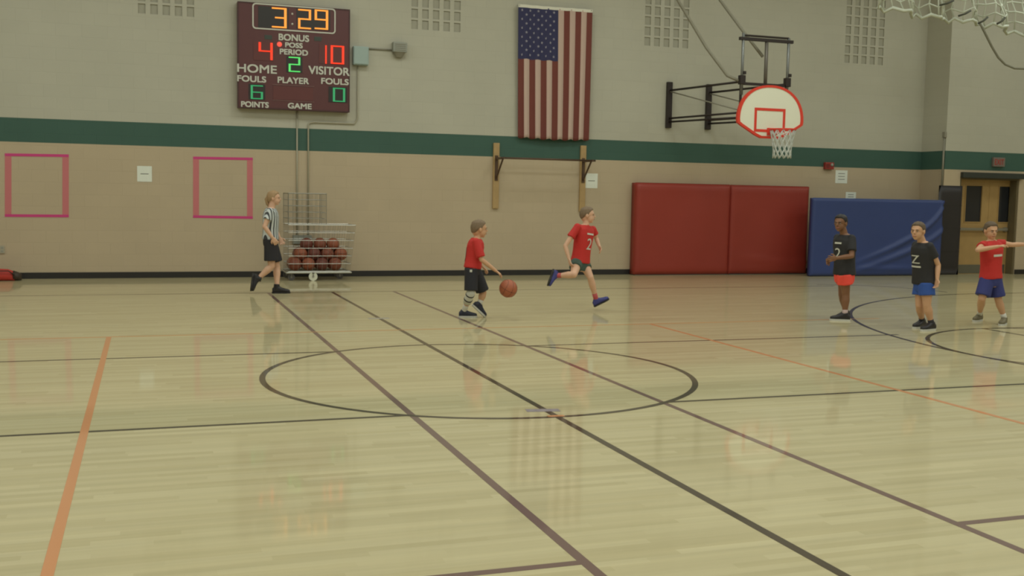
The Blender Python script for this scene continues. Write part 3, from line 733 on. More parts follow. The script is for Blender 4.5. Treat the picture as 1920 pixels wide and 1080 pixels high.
def bfold(u, v):
    c1 = .98-1.02*(1-u)**.55 if u < 1 else .98     # crease from top right down to the lower left
    c2 = .62-.75*(1-u)**.7
    c3 = .30-.30*(1-u)
    y = -.05*math.exp(-((v-c1)/.035)**2)*max(0, min(1, (u-.25)*2.2)) - .045*math.exp(-((v-c2)/.04)**2)*max(0, min(1, (u-.2)*2))
    y += -.03*math.exp(-((v-(.09+.12*(u-.62)**2))/.035)**2)*max(0, 1-abs(u-.6)*2.4)
    y += .02*math.sin(u*6)*math.sin(v*math.pi)
    return y
slab('cover', xb0, xb1, zbm, BYM, .13, M_bluem, bfold, e, 90, 50, z0=.012)
bm = B(); tube(bm, [(xb0+.02, BYM+.05, zbm), (xb1-.02, BYM+.05, zbm)], .008, 6); done(bm, 'piping', mat('blue_piping', (70, 92, 132), .4), e)
bm = B(); box2(bm, (xb0+.02, BYM+.04, 0), (xb1-.02, BYM+.11, .02)); done(bm, 'base_strip', M_padk, e); settle(e)
xk0, xk1 = at(1768, 440, SY-.1).x, at(1806, 440, SY-.1).x; zk = at(1785, 348, SY-.1).z
xk0 = max(xk0, xb1+.02)
xk0 = at(1759, 400, SY-.02).x
e = empty('door_pad', ((xk0+xk1)/2, SY-.1, 0), 'tall black pad standing at the wall corner beside the wooden doors', 'pad')
slab('pad', xk0, xk1, zk, SY-.034, .03, M_padk, lambda u, v: 0, e, 12, 12)
bm = B()
bm.free()
for z_ in (.5, 1.0, 1.5):
    bm = B(); box2(bm, (xk0+.02, SY-.037, z_), (xk1-.02, SY-.03, z_+.01)); done(bm, 'stitching', M_base, e)
settle(e)

# ------------------------------------------------------------------ basketballs
M_bbs = [mat('ball_leather_%d' % k, c, .55, bump=(160, .3)) for k, c in enumerate(((132, 72, 52), (112, 58, 46), (150, 84, 58)))]
M_bseam = mat('ball_seam', (50, 30, 26), .6); M_bb0 = mat('ball_orange', (170, 96, 66), .5, bump=(160, .3))
ball_me, seam_me = None, None
def ball_meshes():
    bm = B(); bmesh.ops.create_icosphere(bm, subdivisions=4, radius=.115); me = bpy.data.meshes.new('ball_surface'); bm.to_mesh(me); bm.free()
    for p in me.polygons: p.use_smooth = True
    bm = B(); r = .1152
    for ax in (0, 1):
        closed_tube(bm, [((r*math.cos(t), r*math.sin(t), 0) if ax == 0 else (0, r*math.cos(t), r*math.sin(t))) for t in [2*math.pi*i/32 for i in range(32)]], .002, 4)
    for s in (-1, 1):
        pts_ = []
        for i in range(32):
            t = 2*math.pi*i/32; d = V((s*(.62+.18*math.cos(2*t)), .78*math.cos(t), .78*math.sin(t))).normalized(); pts_.append(d*r)
        closed_tube(bm, pts_, .002, 4)
    me2 = bpy.data.meshes.new('ball_seams'); bm.to_mesh(me2); bm.free(); return me, me2
ball_me, seam_me = ball_meshes(); seam_me.materials.append(M_bseam)
def basketball(loc, m, label, group=None, s=1.0, rot=(0, 0, 0)):
    me = ball_me.copy(); me.materials.append(m)
    e = empty('basketball', loc, label, 'ball', group); e.rotation_euler = rot; e.scale = (s, s, s)
    for n_, q in (('surface', me), ('seam', seam_me)):
        o = bpy.data.objects.new(n_, q); col.objects.link(o); o.parent = e

# ------------------------------------------------------------------ wire ball cart
M_wire = mat('cart_wire', (178, 176, 168), .35, .5); M_wired = mat('cart_wire_dark', (132, 130, 120), .4, .4); M_tyre = mat('pale_wheel', (214, 214, 196), .5); M_dkw = mat('dark_wheel', (84, 80, 78), .5)
cy0, cy1 = WY-.92, WY-.2
XL, XRt, XRb, XM = at(541, 460, cy0).x, at(667, 425, cy0).x, at(656, 505, cy0).x, at(612, 380, cy0).x
zt0, zt1, zbt = at(575, 363, cy0).z, at(600, 422, cy0).z, at(600, 509, cy0).z
ct = empty('ball_cart', ((XL+XRt)/2, (cy0+cy1)/2, 0), 'wheeled wire cage cart holding basketballs behind the referee', 'cart')
def rect_ring(bm, x0, x1, z, r, y0=cy0, y1=cy1): 
    P_ = [(x0, y0, z), (x1, y0, z), (x1, y1, z), (x0, y1, z)]
    for i in range(4): tube(bm, [P_[i], P_[(i+1) % 4]], r, 6)
def xr(z): return XRb+(XRt-XRb)*(z-zbt)/(zt1-zbt)
rows_ = [zbt+(zt1-zbt)*k/6 for k in range(7)]
bm = B()
for k, z in enumerate(rows_): rect_ring(bm, XL, xr(z), z, .009 if k in (0, 6) else .0055)
done(bm, 'hoop_wires', M_wire, ct)
bm = B(); n = 13
for i in range(n+1):
    t = i/n
    for yy in (cy0, cy1): tube(bm, [(XL+(XRb-XL)*t, yy, zbt), (XL+(XRt-XL)*t, yy, zt1)], .0025, 5)
for i in range(1, 6):
    yy = cy0+(cy1-cy0)*i/6
    tube(bm, [(XL, yy, zbt), (XL, yy, zt1)], .0025, 5); tube(bm, [(XRb, yy, zbt), (XRt, yy, zt1)], .0025, 5); tube(bm, [(XL, yy, zbt), (XRb, yy, zbt)], .003, 5)
done(bm, 'basket_wires', M_wired, ct)
bm = B()
for k in range(1, 6): 
    z = zt1+(zt0-zt1)*k/5; rect_ring(bm, XL+.0, XM, z, .010 if k == 5 else .0045)
n = 8
for i in range(n+1):
    for yy in (cy0, cy1): tube(bm, [(XL+(XM-XL)*i/n, yy, zt1), (XL+(XM-XL)*i/n, yy, zt0)], .0025 if 0 < i < n else .006, 5)
for i in range(1, 6):
    yy = cy0+(cy1-cy0)*i/6
    for xx in (XL, XM): tube(bm, [(xx, yy, zt1), (xx, yy, zt0)], .0025, 5)
done(bm, 'upper_cage', M_wired, ct)
bm = B()
for yy in (cy0, cy1): tube(bm, [(XL-.03, yy, zbt-.02), (XRb+.02, yy, zbt-.02)], .016, 8)
for xx in (XL-.03, XRb+.02): tube(bm, [(xx, cy0, zbt-.02), (xx, cy1, zbt-.02)], .016, 8)
done(bm, 'base_frame', M_wire, ct)
for (xx, yy, m_, r) in ((at(587, 520, cy0).x, cy0, M_tyre, .075), (XL+.06, cy0+.1, M_dkw, .06), (XRb-.12, cy0+.35, M_dkw, .06), (XL+.05, cy1, M_dkw, .06), (XRb-.1, cy1, M_dkw, .06)):
    bm = B(); tube(bm, [(xx, yy-.018, r), (xx, yy+.018, r)], r, 20); w_ = done(bm, 'wheel', m_, ct)
    bm = B(); tube(bm, [(xx, yy-.022, r), (xx, yy+.022, r)], r*.3, 12); h_ = done(bm, 'hub', M_wire if m_ is M_tyre else M_wired, w_)
    bm = B(); box2(bm, (xx-.006, yy-.03, r), (xx+.006, yy-.024, zbt-.02)); box2(bm, (xx-.012, yy+.024, r), (xx+.012, yy+.03, zbt-.02)); box2(bm, (xx-.02, yy-.03, zbt-.034), (xx+.02, yy+.03, zbt-.016)); done(bm, 'caster_fork', M_wired, ct)
settle(ct)
bi = 0
ordn = ['leftmost', 'second from left', 'third from left', 'rightmost']
for lay, line, n0, n1 in ((0, 0, 0, 4), (0, 1, 0, 4), (1, 0, 0, 4), (1, 1, 0, 4), (2, 0, 1, 4)):
    for i in range(n0, n1):
        x = XL+.125+.117*(lay % 2)+i*.234; yy = cy0+.13+.236*line+.118*lay; z = zbt+.122+.168*lay
        nm = ('bottom', 'middle', 'top')[lay]
        if line == 0: lab = 'brown basketball in the wire cart, %s layer, %s of its front row' % (nm, ordn[i] if lay < 2 else ('leftmost', 'middle one', 'rightmost')[i-1])
        else: lab = 'brown basketball in the wire cart, rear row of the %s layer' % nm
        basketball((x, yy, z), M_bbs[(bi*2+lay) % 3], lab, 'basketballs in the wire cart', 1.0, (bi*1.3, bi*.7, bi)); bi += 1

# ------------------------------------------------------------------ red bag at the left edge
e0 = fl(20, 530); by_ = WY-.35
ec = at(-8, 520, by_)
bg = empty('sports_bag', (ec.x, by_, 0), 'low red bag with a dark end on the floor at the left edge', 'bag')
bm = B(); xa, xb = at(-60, 520, by_).x, at(28, 520, by_).x
loft(bm, [(V((xa+(xb-xa)*t, by_, .10*h)), V((0, .13*h, 0)), V((0, 0, .098*h))) for t, h in ((0, .8), (.1, 1), (.5, 1.02), (.85, .95), (1, .75))], 18, 2.6); done(bm, 'body', mat('bag_red', (190, 58, 50), .6), bg, True)
bm = B(); loft(bm, [(V((xb-.02, by_, .085)), V((0, .11, 0)), V((0, 0, .08))), (V((xb+.06, by_, .07)), V((0, .09, 0)), V((0, 0, .065))), (V((xb+.10, by_, .06)), V((0, .05, 0)), V((0, 0, .05)))], 18, 2.4); done(bm, 'end_panel', mat('bag_dark', (62, 50, 40), .6), bg, True)
bm = B(); tube(bm, [(xb-.3, by_-.12, .1), (xb-.22, by_-.15, .17), (xb-.08, by_-.15, .17), (xb, by_-.1, .1)], .01, 6); done(bm, 'strap', mat('bag_strap', (60, 44, 40), .7), bg, True); settle(bg)

# ------------------------------------------------------------------ people
M_skin = mat('skin_fair', (216, 172, 144), .55); M_skin2 = mat('skin_tan', (206, 160, 126), .55); M_skind = mat('skin_deep', (132, 92, 66), .5)
M_eye = mat('eye_white', (170, 162, 150), .4); M_iris = mat('iris', (60, 50, 40), .3); M_lip = mat('lips', (170, 100, 88), .5)
def up_of(a, b): return (b-a).normalized()
def person(label, y0, J, chest, face, s, skin, hairc, clothes, shoes, hair='short', headr=1.0, pitch=0):
    """J: joint -> (px, py, dy); chest/face: world directions; s: limb scale"""
    P = {}
    for k, q in J.items():
        P[k] = at(q[0], q[1], y0+(q[2] if len(q) > 2 else 0))
    root = empty('person', ((P['hipA'].x+P['hipB'].x)/2, y0, 0), label, 'person')
    # feet
    feet = []
    for sh in shoes:
        h, t, planted = sh['heel'], sh['toe'], sh.get('planted')
        if planted: hp, tp = fl(h[0], h[1]), fl(t[0], t[1])
        else: hp, tp = at(h[0], h[1], y0+h[2]), at(t[0], t[1], y0+t[2])
        d = tp-hp; L_ = .225*s*sh.get('len', 1)
        if planted: d = d.normalized()*L_; tp = hp+d
        n_ = V(sh['up']).normalized() if 'up' in sh else V((0, 0, 1))
        dn = d.normalized(); n_ = (n_-dn*n_.dot(dn)).normalized(); sd = dn.cross(n_)
        feet.append((hp, tp, dn, n_, sd))
    ank = [f[0]+f[2]*.055*s+f[3]*.085*s for f in feet]
    P['ankA'], P['ankB'] = ank
    hip = (P['hipA']+P['hipB'])/2; nk = P['neck']; U = up_of(hip, nk)
    Rv = (P['shB']-P['shA']); Rv = (Rv-U*Rv.dot(U)); sw = Rv.length/2; Rv.normalize()
    Fd = U.cross(Rv); 
    if Fd.dot(V(chest)) < 0: Fd = -Fd
    shw = max(sw, .13*s)
    Tl = (nk-hip).length
    bm = B()
    def torso(bm, g, t0, t1, w=1.0, top=True):
        prof = [(-.22, .105, .080), (-.1, .128, .092), (.0, .132, .094), (.18, .118, .086), (.35, .112, .082), (.55, .126, .088), (.75, .140, .092), (.88, .140, .080), (.96, .10, .062), (1.02, .055, .05)]
        rr = []
        for t, a, b in prof:
            if t < t0-1e-6 or t > t1+1e-6: continue
            rr.append((hip+U*Tl*t, Rv*(a*s*w+g), Fd*(b*s*w+g)))
        if len(rr) > 1: loft(bm, rr, 24, 2.3)
    torso(bm, 0, -.3, 1.1)
    for k in 'AB':
        sh, el, wr = P['sh'+k], P['el'+k], P['wr'+k]
        sj = nk+Rv*(shw*.92 if k == 'B' else -shw*.92)-U*.045*s
        tube(bm, [sj, sj.lerp(el, .5), el], [.043*s, .037*s, .031*s], 12); ball(bm, sj, .045*s, seg=12); ball(bm, el, .032*s, seg=10)
        tube(bm, [el, el.lerp(wr, .35), wr], [.031*s, .032*s, .021*s], 12)
        P['sj'+k] = sj
        # hand
        hd = (wr-el).normalized(); nn = V(J.get('palm'+k, (0, -1, .2))); nn = (nn-hd*nn.dot(hd)).normalized(); ww = hd.cross(nn)
        hl = .075*s
        loft(bm, [(wr-hd*.01, ww*.020*s, nn*.016*s), (wr+hd*.03*s, ww*.034*s, nn*.014*s), (wr+hd*hl, ww*.037*s, nn*.012*s)], 12, 2.4)
        for i, (fl_, off) in enumerate(((.055, -.028), (.066, -.010), (.062, .009), (.048, .027))):
            b0 = wr+hd*hl*.93+ww*off*s; b1 = b0+(hd*.8+nn*.35)*fl_*.55*s+ww*off*.25; b2 = b1+(hd*.45+nn*.8)*fl_*.5*s
            tube(bm, [b0, b1, b2], [.0088*s, .0082*s, .0070*s], 8)
        th0 = wr+hd*.022*s-ww*.026*s; th1 = th0+(hd*.6-ww*.7+nn*.25)*.036*s; th2 = th1+(hd*.9-ww*.1+nn*.4)*.03*s
        tube(bm, [th0, th1, th2], [.012*s, .0105*s, .0085*s], 8)
    for k, fi in (('A', 0), ('B', 1)):
        h_, kn, an = P['hip'+k], P['kn'+k], P['ank'+k]
        tube(bm, [h_, h_.lerp(kn, .5), kn], [.078*s, .064*s, .047*s], 16); ball(bm, kn, .048*s, seg=12)
        d = (an-kn)
        tube(bm, [kn, kn.lerp(an, .3), kn.lerp(an, .7), an], [.046*s, .051*s, .036*s, .028*s], 14)
        hp, tp, dn, n_, sd = feet[fi]
        loft(bm, [(hp+dn*.02*s+n_*.035*s, sd*.025*s, n_*.025*s), (hp+dn*.07*s+n_*.045*s, sd*.028*s, n_*.035*s), (hp.lerp(tp, .65)+n_*.03*s, sd*.033*s, n_*.02*s), (tp-dn*.02+n_*.022*s, sd*.022*s, n_*.012*s)], 12)
        tube(bm, [an, hp+dn*.06*s+n_*.04*s], [.029*s, .03*s], 10)
    # head
    hc = P['head']; fd = V(face).normalized(); hr = headr
    ux = (V((0, 0, 1))*.85+U*.15); ux = (ux-fd*ux.dot(fd)).normalized()
    if pitch: 
        q = Matrix.Rotation(pitch, 3, fd.cross(ux)); fd = q@fd; ux = q@ux
    sx = fd.cross(ux)
    AX = (sx, fd, ux)
    tube(bm, [nk-U*.03*s, (nk*.5+hc*.5), hc-ux*.04*hr-fd*.015*hr], [.050*s, .045*s, .046*s], 14)
    ball(bm, hc+ux*.028*hr-fd*.012*hr, (.074*hr, .093*hr, .082*hr), AX, 24)
    ball(bm, hc-ux*.030*hr+fd*.022*hr, (.058*hr, .064*hr, .070*hr), AX, 20)
    ball(bm, hc-ux*.026*hr-fd*.036*hr, (.060*hr, .056*hr, .062*hr), AX, 16)
    ball(bm, hc-ux*.082*hr+fd*.052*hr, (.026*hr, .024*hr, .018*hr), AX, 12)
    tube(bm, [hc+fd*.080*hr+ux*.018*hr, hc+fd*.100*hr-ux*.016*hr, hc+fd*.082*hr-ux*.024*hr], [.009*hr, .013*hr, .011*hr], 8)
    ball(bm, hc+fd*.080*hr-ux*.050*hr, (.022*hr, .012*hr, .009*hr), AX, 10)
    ball(bm, hc+fd*.078*hr+ux*.028*hr, (.045*hr, .012*hr, .008*hr), AX, 10)
    for sg in (-1, 1): ball(bm, hc+sx*sg*.076*hr-fd*.006*hr-ux*.004*hr, (.010*hr, .020*hr, .030*hr), AX, 12)
    body = remesh(bm, 'body', .006, 3, skin, root)
    body.name = 'body'
    for sg in (-1, 1):
        c = hc+sx*sg*.030*hr+fd*.080*hr+ux*.006*hr
        bm = B(); ball(bm, c, (.0105*hr, .007*hr, .006*hr), AX, 10); ey = done(bm, 'eye', M_eye, root, True)
        bm = B(); ball(bm, c+fd*.006*hr, (.0055*hr, .004*hr, .0055*hr), AX, 8); done(bm, 'iris', M_iris, ey, True)
        bm = B(); tube(bm, [c-sx*.016*hr+ux*.017*hr+fd*.003, c+ux*.021*hr+fd*.008*hr, c+sx*.016*hr+ux*.017*hr+fd*.003], .0035*hr, 6); done(bm, 'eyebrow', hairc, root, True)
    bm = B(); tube(bm, [hc-sx*.022*hr+fd*.088*hr-ux*.051*hr, hc+fd*.095*hr-ux*.050*hr, hc+sx*.022*hr+fd*.088*hr-ux*.051*hr], .0045*hr, 6); done(bm, 'mouth', M_lip, root, True)
    # hair: a thick cap shaped around the skull, inside it over the face
    bm = B(); g = bmesh.ops.create_icosphere(bm, subdivisions=4, radius=1); cc = hc+ux*.028*hr-fd*.012*hr
    for v in g['verts']:
        d = v.co.copy(); x, y, z = d          # x side, y forward, z up
        r3 = V((.074*x, .093*y, (.082 if z > 0 else .118)*z))*hr
        lim = (-.28+.70*min(1, max(0, (y-.30)/.40))) if y > .30 else (-.28 if y > -.05 else max(-.78, -.28+.9*(y+.05)))  # hairline rises over the brow, drops at the nape
        if hair == 'long': lim = lim-.18 if y < .3 else lim
        k = max(0, min(1, (z-lim)/.22)); k = k*k*(3-2*k)
        nz_ = noise.noise(V((x*4, y*4, z*3))*1.6)*.05+noise.noise(V((x*13, y*13, z*6)))*.04
        f_ = (1.10+nz_+(.05 if z > .5 else 0))*k+.84*(1-k)
        v.co = cc+sx*r3.x*f_+fd*r3.y*f_+ux*r3.z*f_
    if hair == 'long':
        tube(bm, [cc-fd*.075*hr, cc-fd*.10*hr-ux*.05*hr, cc-fd*.085*hr-ux*.12*hr, cc-fd*.06*hr-ux*.165*hr], [.03*hr, .034*hr, .026*hr, .010*hr], 10)
    done(bm, 'hair', hairc, root, True)
    # shirt
    cl = clothes
    bm = B(); t0 = cl.get('shirt_to', -.05)
    prof = [(t0, .140, .104), (t0+.03, .142, .106), (.18, .130, .100), (.35, .126, .097), (.55, .134, .099), (.75, .147, .100), (.88, .146, .088), (.95, .105, .070), (1.0, .064, .058)]
    loft(bm, [(hip+U*Tl*t, Rv*(a*s+.012), Fd*(b*s+.012)) for t, a, b in prof], 28, 2.4)
    for k in 'AB':
        sj, el = P['sj'+k], P['el'+k]; q = cl.get('sleeve', .62)
        tube(bm, [sj-(el-sj).normalized()*.02, sj.lerp(el, .3), sj.lerp(el, q)], [.052*s, .056*s, .062*s], 16); ball(bm, sj, .053*s, seg=14)
    shirt = remesh(bm, 'shirt', .009, 3, cl['shirt'], root); shirt.name = 'shirt'
    me = shirt.data
    for v in me.vertices:   # soft cloth folds
        q = v.co; n1 = noise.noise(V((q.x*9, q.y*9, q.z*4))); v.co = q+v.normal*(.006*n1)
    bm = B(); loft(bm, [(nk-U*.012*s, Rv*.064*s, Fd*.058*s), (nk+U*.008*s, Rv*.055*s, Fd*.052*s)], 24, 2.1); done(bm, 'collar', cl.get('collar', cl['shirt']), root, True)
    # shorts
    bm = B(); q = cl.get('short_q', .8); fr_ = cl.get('short_r', .088)
    loft(bm, [(hip+U*Tl*t, Rv*(a*s+.006), Fd*(b*s+.006)) for t, a, b in ((-.2, .118, .09), (-.1, .132, .098), (0, .134, .098), (.14, .122, .09))], 24, 2.3)
    for k in 'AB':
        h_, kn = P['hip'+k], P['kn'+k]; tube(bm, [h_, h_.lerp(kn, q*.5), h_.lerp(kn, q)], [.09*s, (fr_*.5+.045)*s, fr_*s], 18)
    sho = remesh(bm, 'shorts', .009, 3, cl['shorts'], root); sho.name = 'shorts'
    for v in sho.data.vertices:
        qv = v.co; v.co = qv+v.normal*(.006*noise.noise(V((qv.x*11, qv.y*11, qv.z*3))))
    for k, fi in (('A', 0), ('B', 1)):
        kn, an = P['kn'+k], P['ank'+k]; hp, tp, dn, n_, sd = feet[fi]
        so = cl.get('sock', .3); 
        if so:
            bm = B(); tube(bm, [an.lerp(kn, so), an.lerp(kn, so*.4), an, hp+dn*.05*s+n_*.05*s], [(.030+.02*so)*s, .036*s, .034*s, .034*s], 14); done(bm, 'sock', cl['sockm'], root, True)
        if cl.get('kneepad') == k:
            bm = B(); hh = P['hip'+k]; tube(bm, [kn.lerp(an, .55), kn.lerp(an, .3), kn.lerp(an, .02), kn.lerp(hh, .10)], [.052*s, .057*s, .056*s, .058*s], 16)
            ks = done(bm, 'knee_sleeve', cl['kneem'], root, True)
            for q_ in (.10, .34):
                bm = B(); tube(bm, [kn.lerp(an, q_+.05), kn.lerp(an, q_)], .0605*s, 16); done(bm, 'sleeve_band', s_bk, ks, True)
        # shoe upper + sole
        Ls = .225*s; w_ = .042*s
        bm = B()
        A = hp; rings = [(-.012, .027, .030, .052), (.01, .034, .040, .062), (.05, .037, .050, .075), (.085, .038, .047, .068), (.12, .041, .036, .046), (.17, .044, .028, .032), (.205, .038, .024, .026), (.232, .020, .018, .018)]
        rg = []
        for t, wv, hv, _ in rings:
            rg.append((A+dn*t*s+n_*(hv+.012)*s, sd*wv*s, n_*hv*s))
        loft(bm, rg, 16, 2.5); tube(bm, [hp+dn*.045*s+n_*.06*s, hp+dn*.052*s+n_*cl.get('shoe_h', .10)*s], [.040*s, .041*s], 14)
        sh = remesh(bm, 'shoe', .007, 2, cl['shoe'], root)
        bm = B(); rr = []
        top, bot = [], []
        outline = [(-.018, .0), (-.010, .022), (.02, .033), (.09, .034), (.14, .043), (.19, .042), (.225, .026), (.238, 0)]
        full = outline+[(t, -v_) for t, v_ in outline[-2:0:-1]]
        bv = [bm.verts.new(A+dn*t*s+sd*v_*s) for t, v_ in full]; tv = [bm.verts.new(A+dn*t*s+sd*v_*1.04*s+n_*.022*s) for t, v_ in full]
        bm.faces.new(bv[::-1]); bm.faces.new(tv)
        for i in range(len(full)): bm.faces.new((bv[i], bv[(i+1) % len(full)], tv[(i+1) % len(full)], tv[i]))
        done(bm, 'sole', cl['sole'], sh)
    # prints on the shirt, wrapped onto the cloth
    bvh = BVHTree.FromPolygons([v.co for v in me.vertices], [p.vertices[:] for p in me.polygons])
    for (s_, t_, w_, h_, side, du) in cl.get('prints', []):
        tm = text_mesh(s_, .1, 0, w_, h_)
        bmx = bmesh.new(); bmx.from_mesh(tm); bmesh.ops.subdivide_edges(bmx, edges=bmx.edges, cuts=2, use_grid_fill=False); bmesh.ops.triangulate(bmx, faces=bmx.faces)
        dirv = Fd*side; c0 = hip+U*Tl*t_
        rt = U.cross(dirv)   # reading direction for someone looking at the print: left to right
        for v in bmx.verts:
            q = c0+rt*(v.co.x+du)+U*v.co.z; hit = bvh.ray_cast(q+dirv*.4, -dirv)
            v.co = (hit[0]+dirv*.006) if hit[0] else q+dirv*.11*s
        bmx.to_mesh(tm); bmx.free(); link('shirt_print', tm, cl['print'], root)
    if cl.get('logo'):
        u_, v_ = cl['logo']; c = at(u_, v_, y0-.3); d = (c-V((0, 0, CAMH))).normalized()
        bs = BVHTree.FromPolygons([v.co for v in sho.data.vertices], [p.vertices[:] for p in sho.data.polygons]); hit = bs.ray_cast(V((0, 0, CAMH)), d)
        if hit[0]:
            bm = B(); box(bm, hit[0]-d*.003, (.03, .008, .03), .003); done(bm, 'logo_patch', M_let, root)
    settle(root)
    return root
def cm(n, c, r=.75): return mat(n, c, r, bump=(60, .2))
h_lb = mat('hair_light_brown', (124, 104, 82), .7, noise_amt=.3, noise_scale=60); h_bl = mat('hair_dark_blond', (166, 136, 100), .7, noise_amt=.3, noise_scale=60); h_dk = mat('hair_black', (36, 31, 30), .6, noise_amt=.3, noise_scale=60)
h_br = mat('hair_brown', (96, 80, 62), .7, noise_amt=.3, noise_scale=60)
c_red = cm('red_jersey', (196, 44, 40)); c_blk = cm('black_jersey', (40, 39, 42)); c_navy = cm('navy_shorts', (38, 38, 46)); c_green = cm('green_shorts', (66, 86, 78)); c_or = cm('coral_shorts', (246, 80, 66)); c_blue = cm('blue_shorts', (46, 82, 160)); c_royal = cm('royal_shorts', (52, 58, 120))
s_wh = cm('white_sock', (214, 212, 204)); s_red = cm('red_sock', (186, 84, 86)); s_pk = cm('pale_sock', (190, 168, 164)); s_bk = cm('black_sock', (44, 42, 44))
sh_bk = mat('black_shoe', (38, 36, 40), .5); sh_bl = mat('blue_shoe', (62, 64, 130), .5); sh_nv = mat('navy_shoe', (40, 44, 62), .5); sh_gr = mat('grey_shoe', (110, 102, 78), .6); so_w = mat('white_sole', (206, 206, 200), .5); so_k = mat('black_sole', (40, 38, 40), .6)
# referee's striped shirt
M_str = mat('referee_stripes', (200, 205, 205), .75); nt = M_str.node_tree; bs_ = nt.nodes['Principled BSDF']
ge = nt.nodes.new('ShaderNodeNewGeometry'); se = nt.nodes.new('ShaderNodeSeparateXYZ'); nt.links.new(ge.outputs['Position'], se.inputs[0])
ad = nt.nodes.new('ShaderNodeMath'); ad.operation = 'ADD'; nt.links.new(se.outputs['X'], ad.inputs[0]); nt.links.new(se.outputs['Y'], ad.inputs[1])
mu = nt.nodes.new('ShaderNodeMath'); mu.operation = 'MULTIPLY'; mu.inputs[1].default_value = 2*math.pi/.056; nt.links.new(ad.outputs[0], mu.inputs[0])
sn = nt.nodes.new('ShaderNodeMath'); sn.operation = 'SINE'; nt.links.new(mu.outputs[0], sn.inputs[0])
gt = nt.nodes.new('ShaderNodeMath'); gt.operation = 'GREATER_THAN'; gt.inputs[1].default_value = .15; nt.links.new(sn.outputs[0], gt.inputs[0])
mx = nt.nodes.new('ShaderNodeMix'); mx.data_type = 'RGBA'; mx.inputs[6].default_value = (*lin((206, 212, 212)), 1); mx.inputs[7].default_value = (*lin((62, 64, 68)), 1)
nt.links.new(gt.outputs[0], mx.inputs[0]); nt.links.new(mx.outputs[2], bs_.inputs['Base Color'])
# knee sleeve with white and dark bands
M_kne = mat('banded_sleeve', (205, 205, 198), .7)

yR = fl(520, 550).y
person('woman referee in black-and-white striped shirt and black shorts striding by the cart', yR,
       dict(head=(514, 372, 0), neck=(508, 390.5, 0), shA=(506, 396, -.17), shB=(509, 396, .17), elA=(496, 425, -.21), wrA=(511, 446, -.22), elB=(514, 425, .22), wrB=(524, 446, .18),
            hipA=(507, 449, -.085), hipB=(507, 449, .085), knA=(509, 499, -.09), knB=(519, 501, .09), palmA=(0, 1, .3), palmB=(0, -1, .2)),
       (1, -.15, 0), (1, -.30, -.03), 1.08, M_skin, h_bl,
       dict(shirt=M_str, collar=s_bk, shorts=cm('referee_shorts', (40, 38, 44)), short_q=.80, short_r=.098, sock=.14, sockm=s_bk, shoe=sh_bk, sole=so_k, sleeve=.55, shirt_to=.0, shoe_h=.13),
       [dict(heel=(473, 514, -.09), toe=(469, 545, -.09), up=(1, 0, -.2)), dict(heel=(512, 550), toe=(538, 550), planted=True)], hair='long', headr=.98)

yB1 = fl(878, 597).y
person('boy in red shirt and navy shorts dribbling a basketball near midcourt', yB1,
       dict(head=(899, 430, 0), neck=(894, 447, 0), shA=(891, 454, -.14), shB=(892, 454, .14), elA=(903, 487, -.19), wrA=(930, 508, -.20), elB=(890, 484, .2), wrB=(905, 500, .22),
            hipA=(884, 503, -.075), hipB=(888, 503, .075), knA=(883, 548, -.09), knB=(906, 549, .09), palmA=(0, 0, -1), palmB=(0, 0, -1)),
       (1, -.1, 0), (1, -.06, -.06), .94, M_skin2, h_lb,
       dict(shirt=c_red, shorts=c_navy, short_q=.93, short_r=.092, sock=.42, sockm=s_wh, shoe=sh_nv, sole=so_w, sleeve=.86, shirt_to=.0, kneepad='A', kneem=M_kne, prints=[('—', .42, .10, .18, -1, 0)], print=M_let, logo=(883, 508)),
       [dict(heel=(862, 595), toe=(884, 595), planted=True), dict(heel=(886, 574, .09), toe=(903, 590, .09), up=(.6, 0, .8))])
cb = at(953, 541, yB1-.12); basketball(cb, M_bb0, 'orange basketball bouncing beside the dribbling boy', None, .99, (.4, .3, .2))

yB2 = fl(1120, 581).y
person('boy in red shirt, green shorts and blue shoes running mid-stride', yB2,
       dict(head=(1102, 404, 0), neck=(1098, 422, 0), shA=(1080, 428, -.10), shB=(1112, 426, .08), elA=(1060, 461, -.10), wrA=(1067, 486, -.16), elB=(1118, 447, .12), wrB=(1124, 463, -.0),
            hipA=(1081, 493, -.05), hipB=(1094, 493, .05), knA=(1076, 515, -.26), knB=(1107, 520, -.10), palmA=(1, 0, 0), palmB=(-1, 0, 0)),
       (.72, -.7, 0), (.9, -.42, -.02), .95, M_skin, h_lb,
       dict(shirt=c_red, shorts=c_green, short_q=.42, short_r=.088, sock=.30, sockm=s_red, shoe=sh_bl, sole=so_k, sleeve=.55, shirt_to=.0, prints=[('2', .52, .10, .15, 1, .0), ('—', .78, .14, .022, 1, 0)], print=M_let),
       [dict(heel=(1036, 506, -.05), toe=(1026, 534, -.05), up=(1, -.2, .2)), dict(heel=(1116, 575, -.03), toe=(1139, 563, -.05), up=(-.2, 0, 1))])

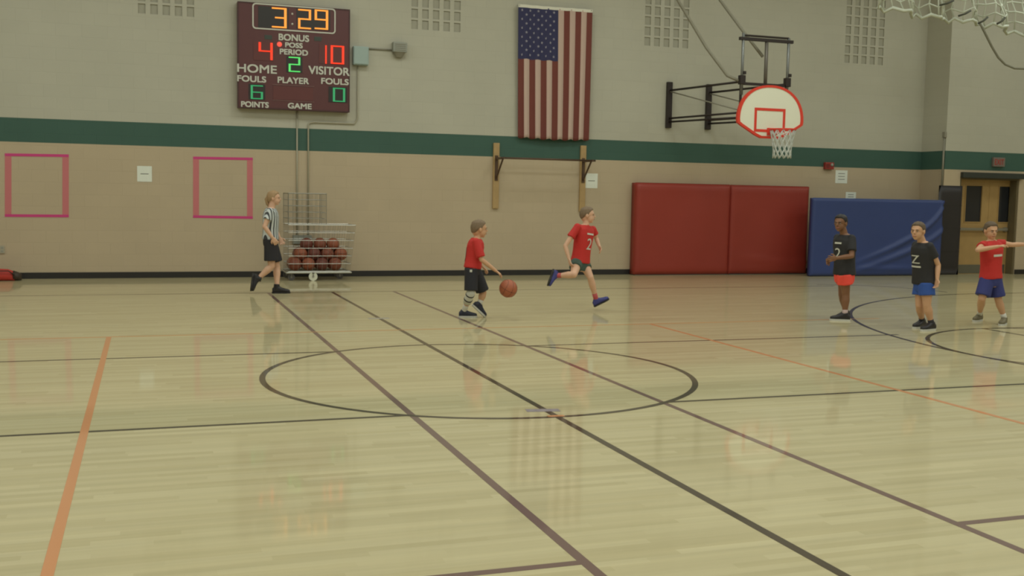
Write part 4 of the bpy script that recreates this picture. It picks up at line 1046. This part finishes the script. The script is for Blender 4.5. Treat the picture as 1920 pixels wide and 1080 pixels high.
yB3 = fl(1580, 600).y
person('boy in black shirt and coral shorts with hands held forward, by the blue mat', yB3,
       dict(head=(1576, 419, 0), neck=(1584, 440, 0), shA=(1595, 444, -.10), shB=(1575, 443, .09), elA=(1597, 480, -.2), wrA=(1568, 484, -.24), elB=(1578, 480, .2), wrB=(1556, 488, .10),
            hipA=(1583, 515, -.075), hipB=(1583, 515, .075), knA=(1586, 552, -.08), knB=(1579, 552, .07), palmA=(0, 1, 0), palmB=(0, -1, 0)),
       (-.75, -.7, 0), (-1, -.55, -.08), 1.03, M_skind, h_dk,
       dict(shirt=c_blk, shorts=c_or, short_q=.5, short_r=.095, sock=.22, sockm=s_pk, shoe=sh_bk, sole=so_w, sleeve=.72, shirt_to=.0, prints=[('2', .55, .10, .13, 1, 0), ('—', .80, .12, .022, 1, 0)], print=M_let),
       [dict(heel=(1592, 602), toe=(1568, 601), planted=True), dict(heel=(1590, 596), toe=(1568, 598), planted=True)])

yB4 = fl(1732, 618).y
person('boy in black shirt and bright blue shorts standing in front of the blue mat', yB4,
       dict(head=(1721, 434, 0), neck=(1730, 454, 0), shA=(1742, 458, -.12), shB=(1720, 457, .10), elA=(1759, 497, -.14), wrA=(1757, 524, -.18), elB=(1716, 492, .20), wrB=(1722, 518, .16),
            hipA=(1737, 530, -.07), hipB=(1728, 530, .07), knA=(1738, 572, -.09), knB=(1724, 572, .06), palmA=(-1, 0, 0), palmB=(1, 0, 0)),
       (-.85, -.75, 0), (-1, -.5, -.05), 1.02, M_skin2, h_br,
       dict(shirt=c_blk, shorts=c_blue, short_q=.56, short_r=.098, sock=.22, sockm=s_bk, shoe=sh_bk, sole=so_w, sleeve=.60, shirt_to=-.02, prints=[('Z', .60, .15, .10, 1, .0), ('—', .42, .17, .02, 1, 0)], print=M_let),
       [dict(heel=(1751, 619), toe=(1726, 621), planted=True), dict(heel=(1733, 614), toe=(1706, 617), planted=True)])

yB5 = fl(1852, 609).y
person('boy in red shirt and royal blue shorts pointing both arms to the right', yB5,
       dict(head=(1858, 433, 0), neck=(1859, 451, 0), shA=(1843, 456, 0), shB=(1875, 456, .02), elA=(1833, 469, -.20), wrA=(1872, 462, -.30), elB=(1898, 459, -.06), wrB=(1925, 458, -.10),
            hipA=(1851, 522, 0), hipB=(1865, 522, .01), knA=(1841, 560, -.02), knB=(1872, 562, -.02), palmA=(0, 0, -1), palmB=(0, 0, -1)),
       (-.1, -1, 0), (-.25, -1, -.15), .97, M_skin2, h_br,
       dict(shirt=c_red, shorts=c_royal, short_q=.86, short_r=.098, sock=.26, sockm=s_wh, shoe=sh_gr, sole=so_w, sleeve=.40, shirt_to=.0, prints=[('—', .62, .14, .028, 1, 0)], print=M_let),
       [dict(heel=(1839, 601), toe=(1812, 606), planted=True), dict(heel=(1884, 608), toe=(1868, 614), planted=True)])
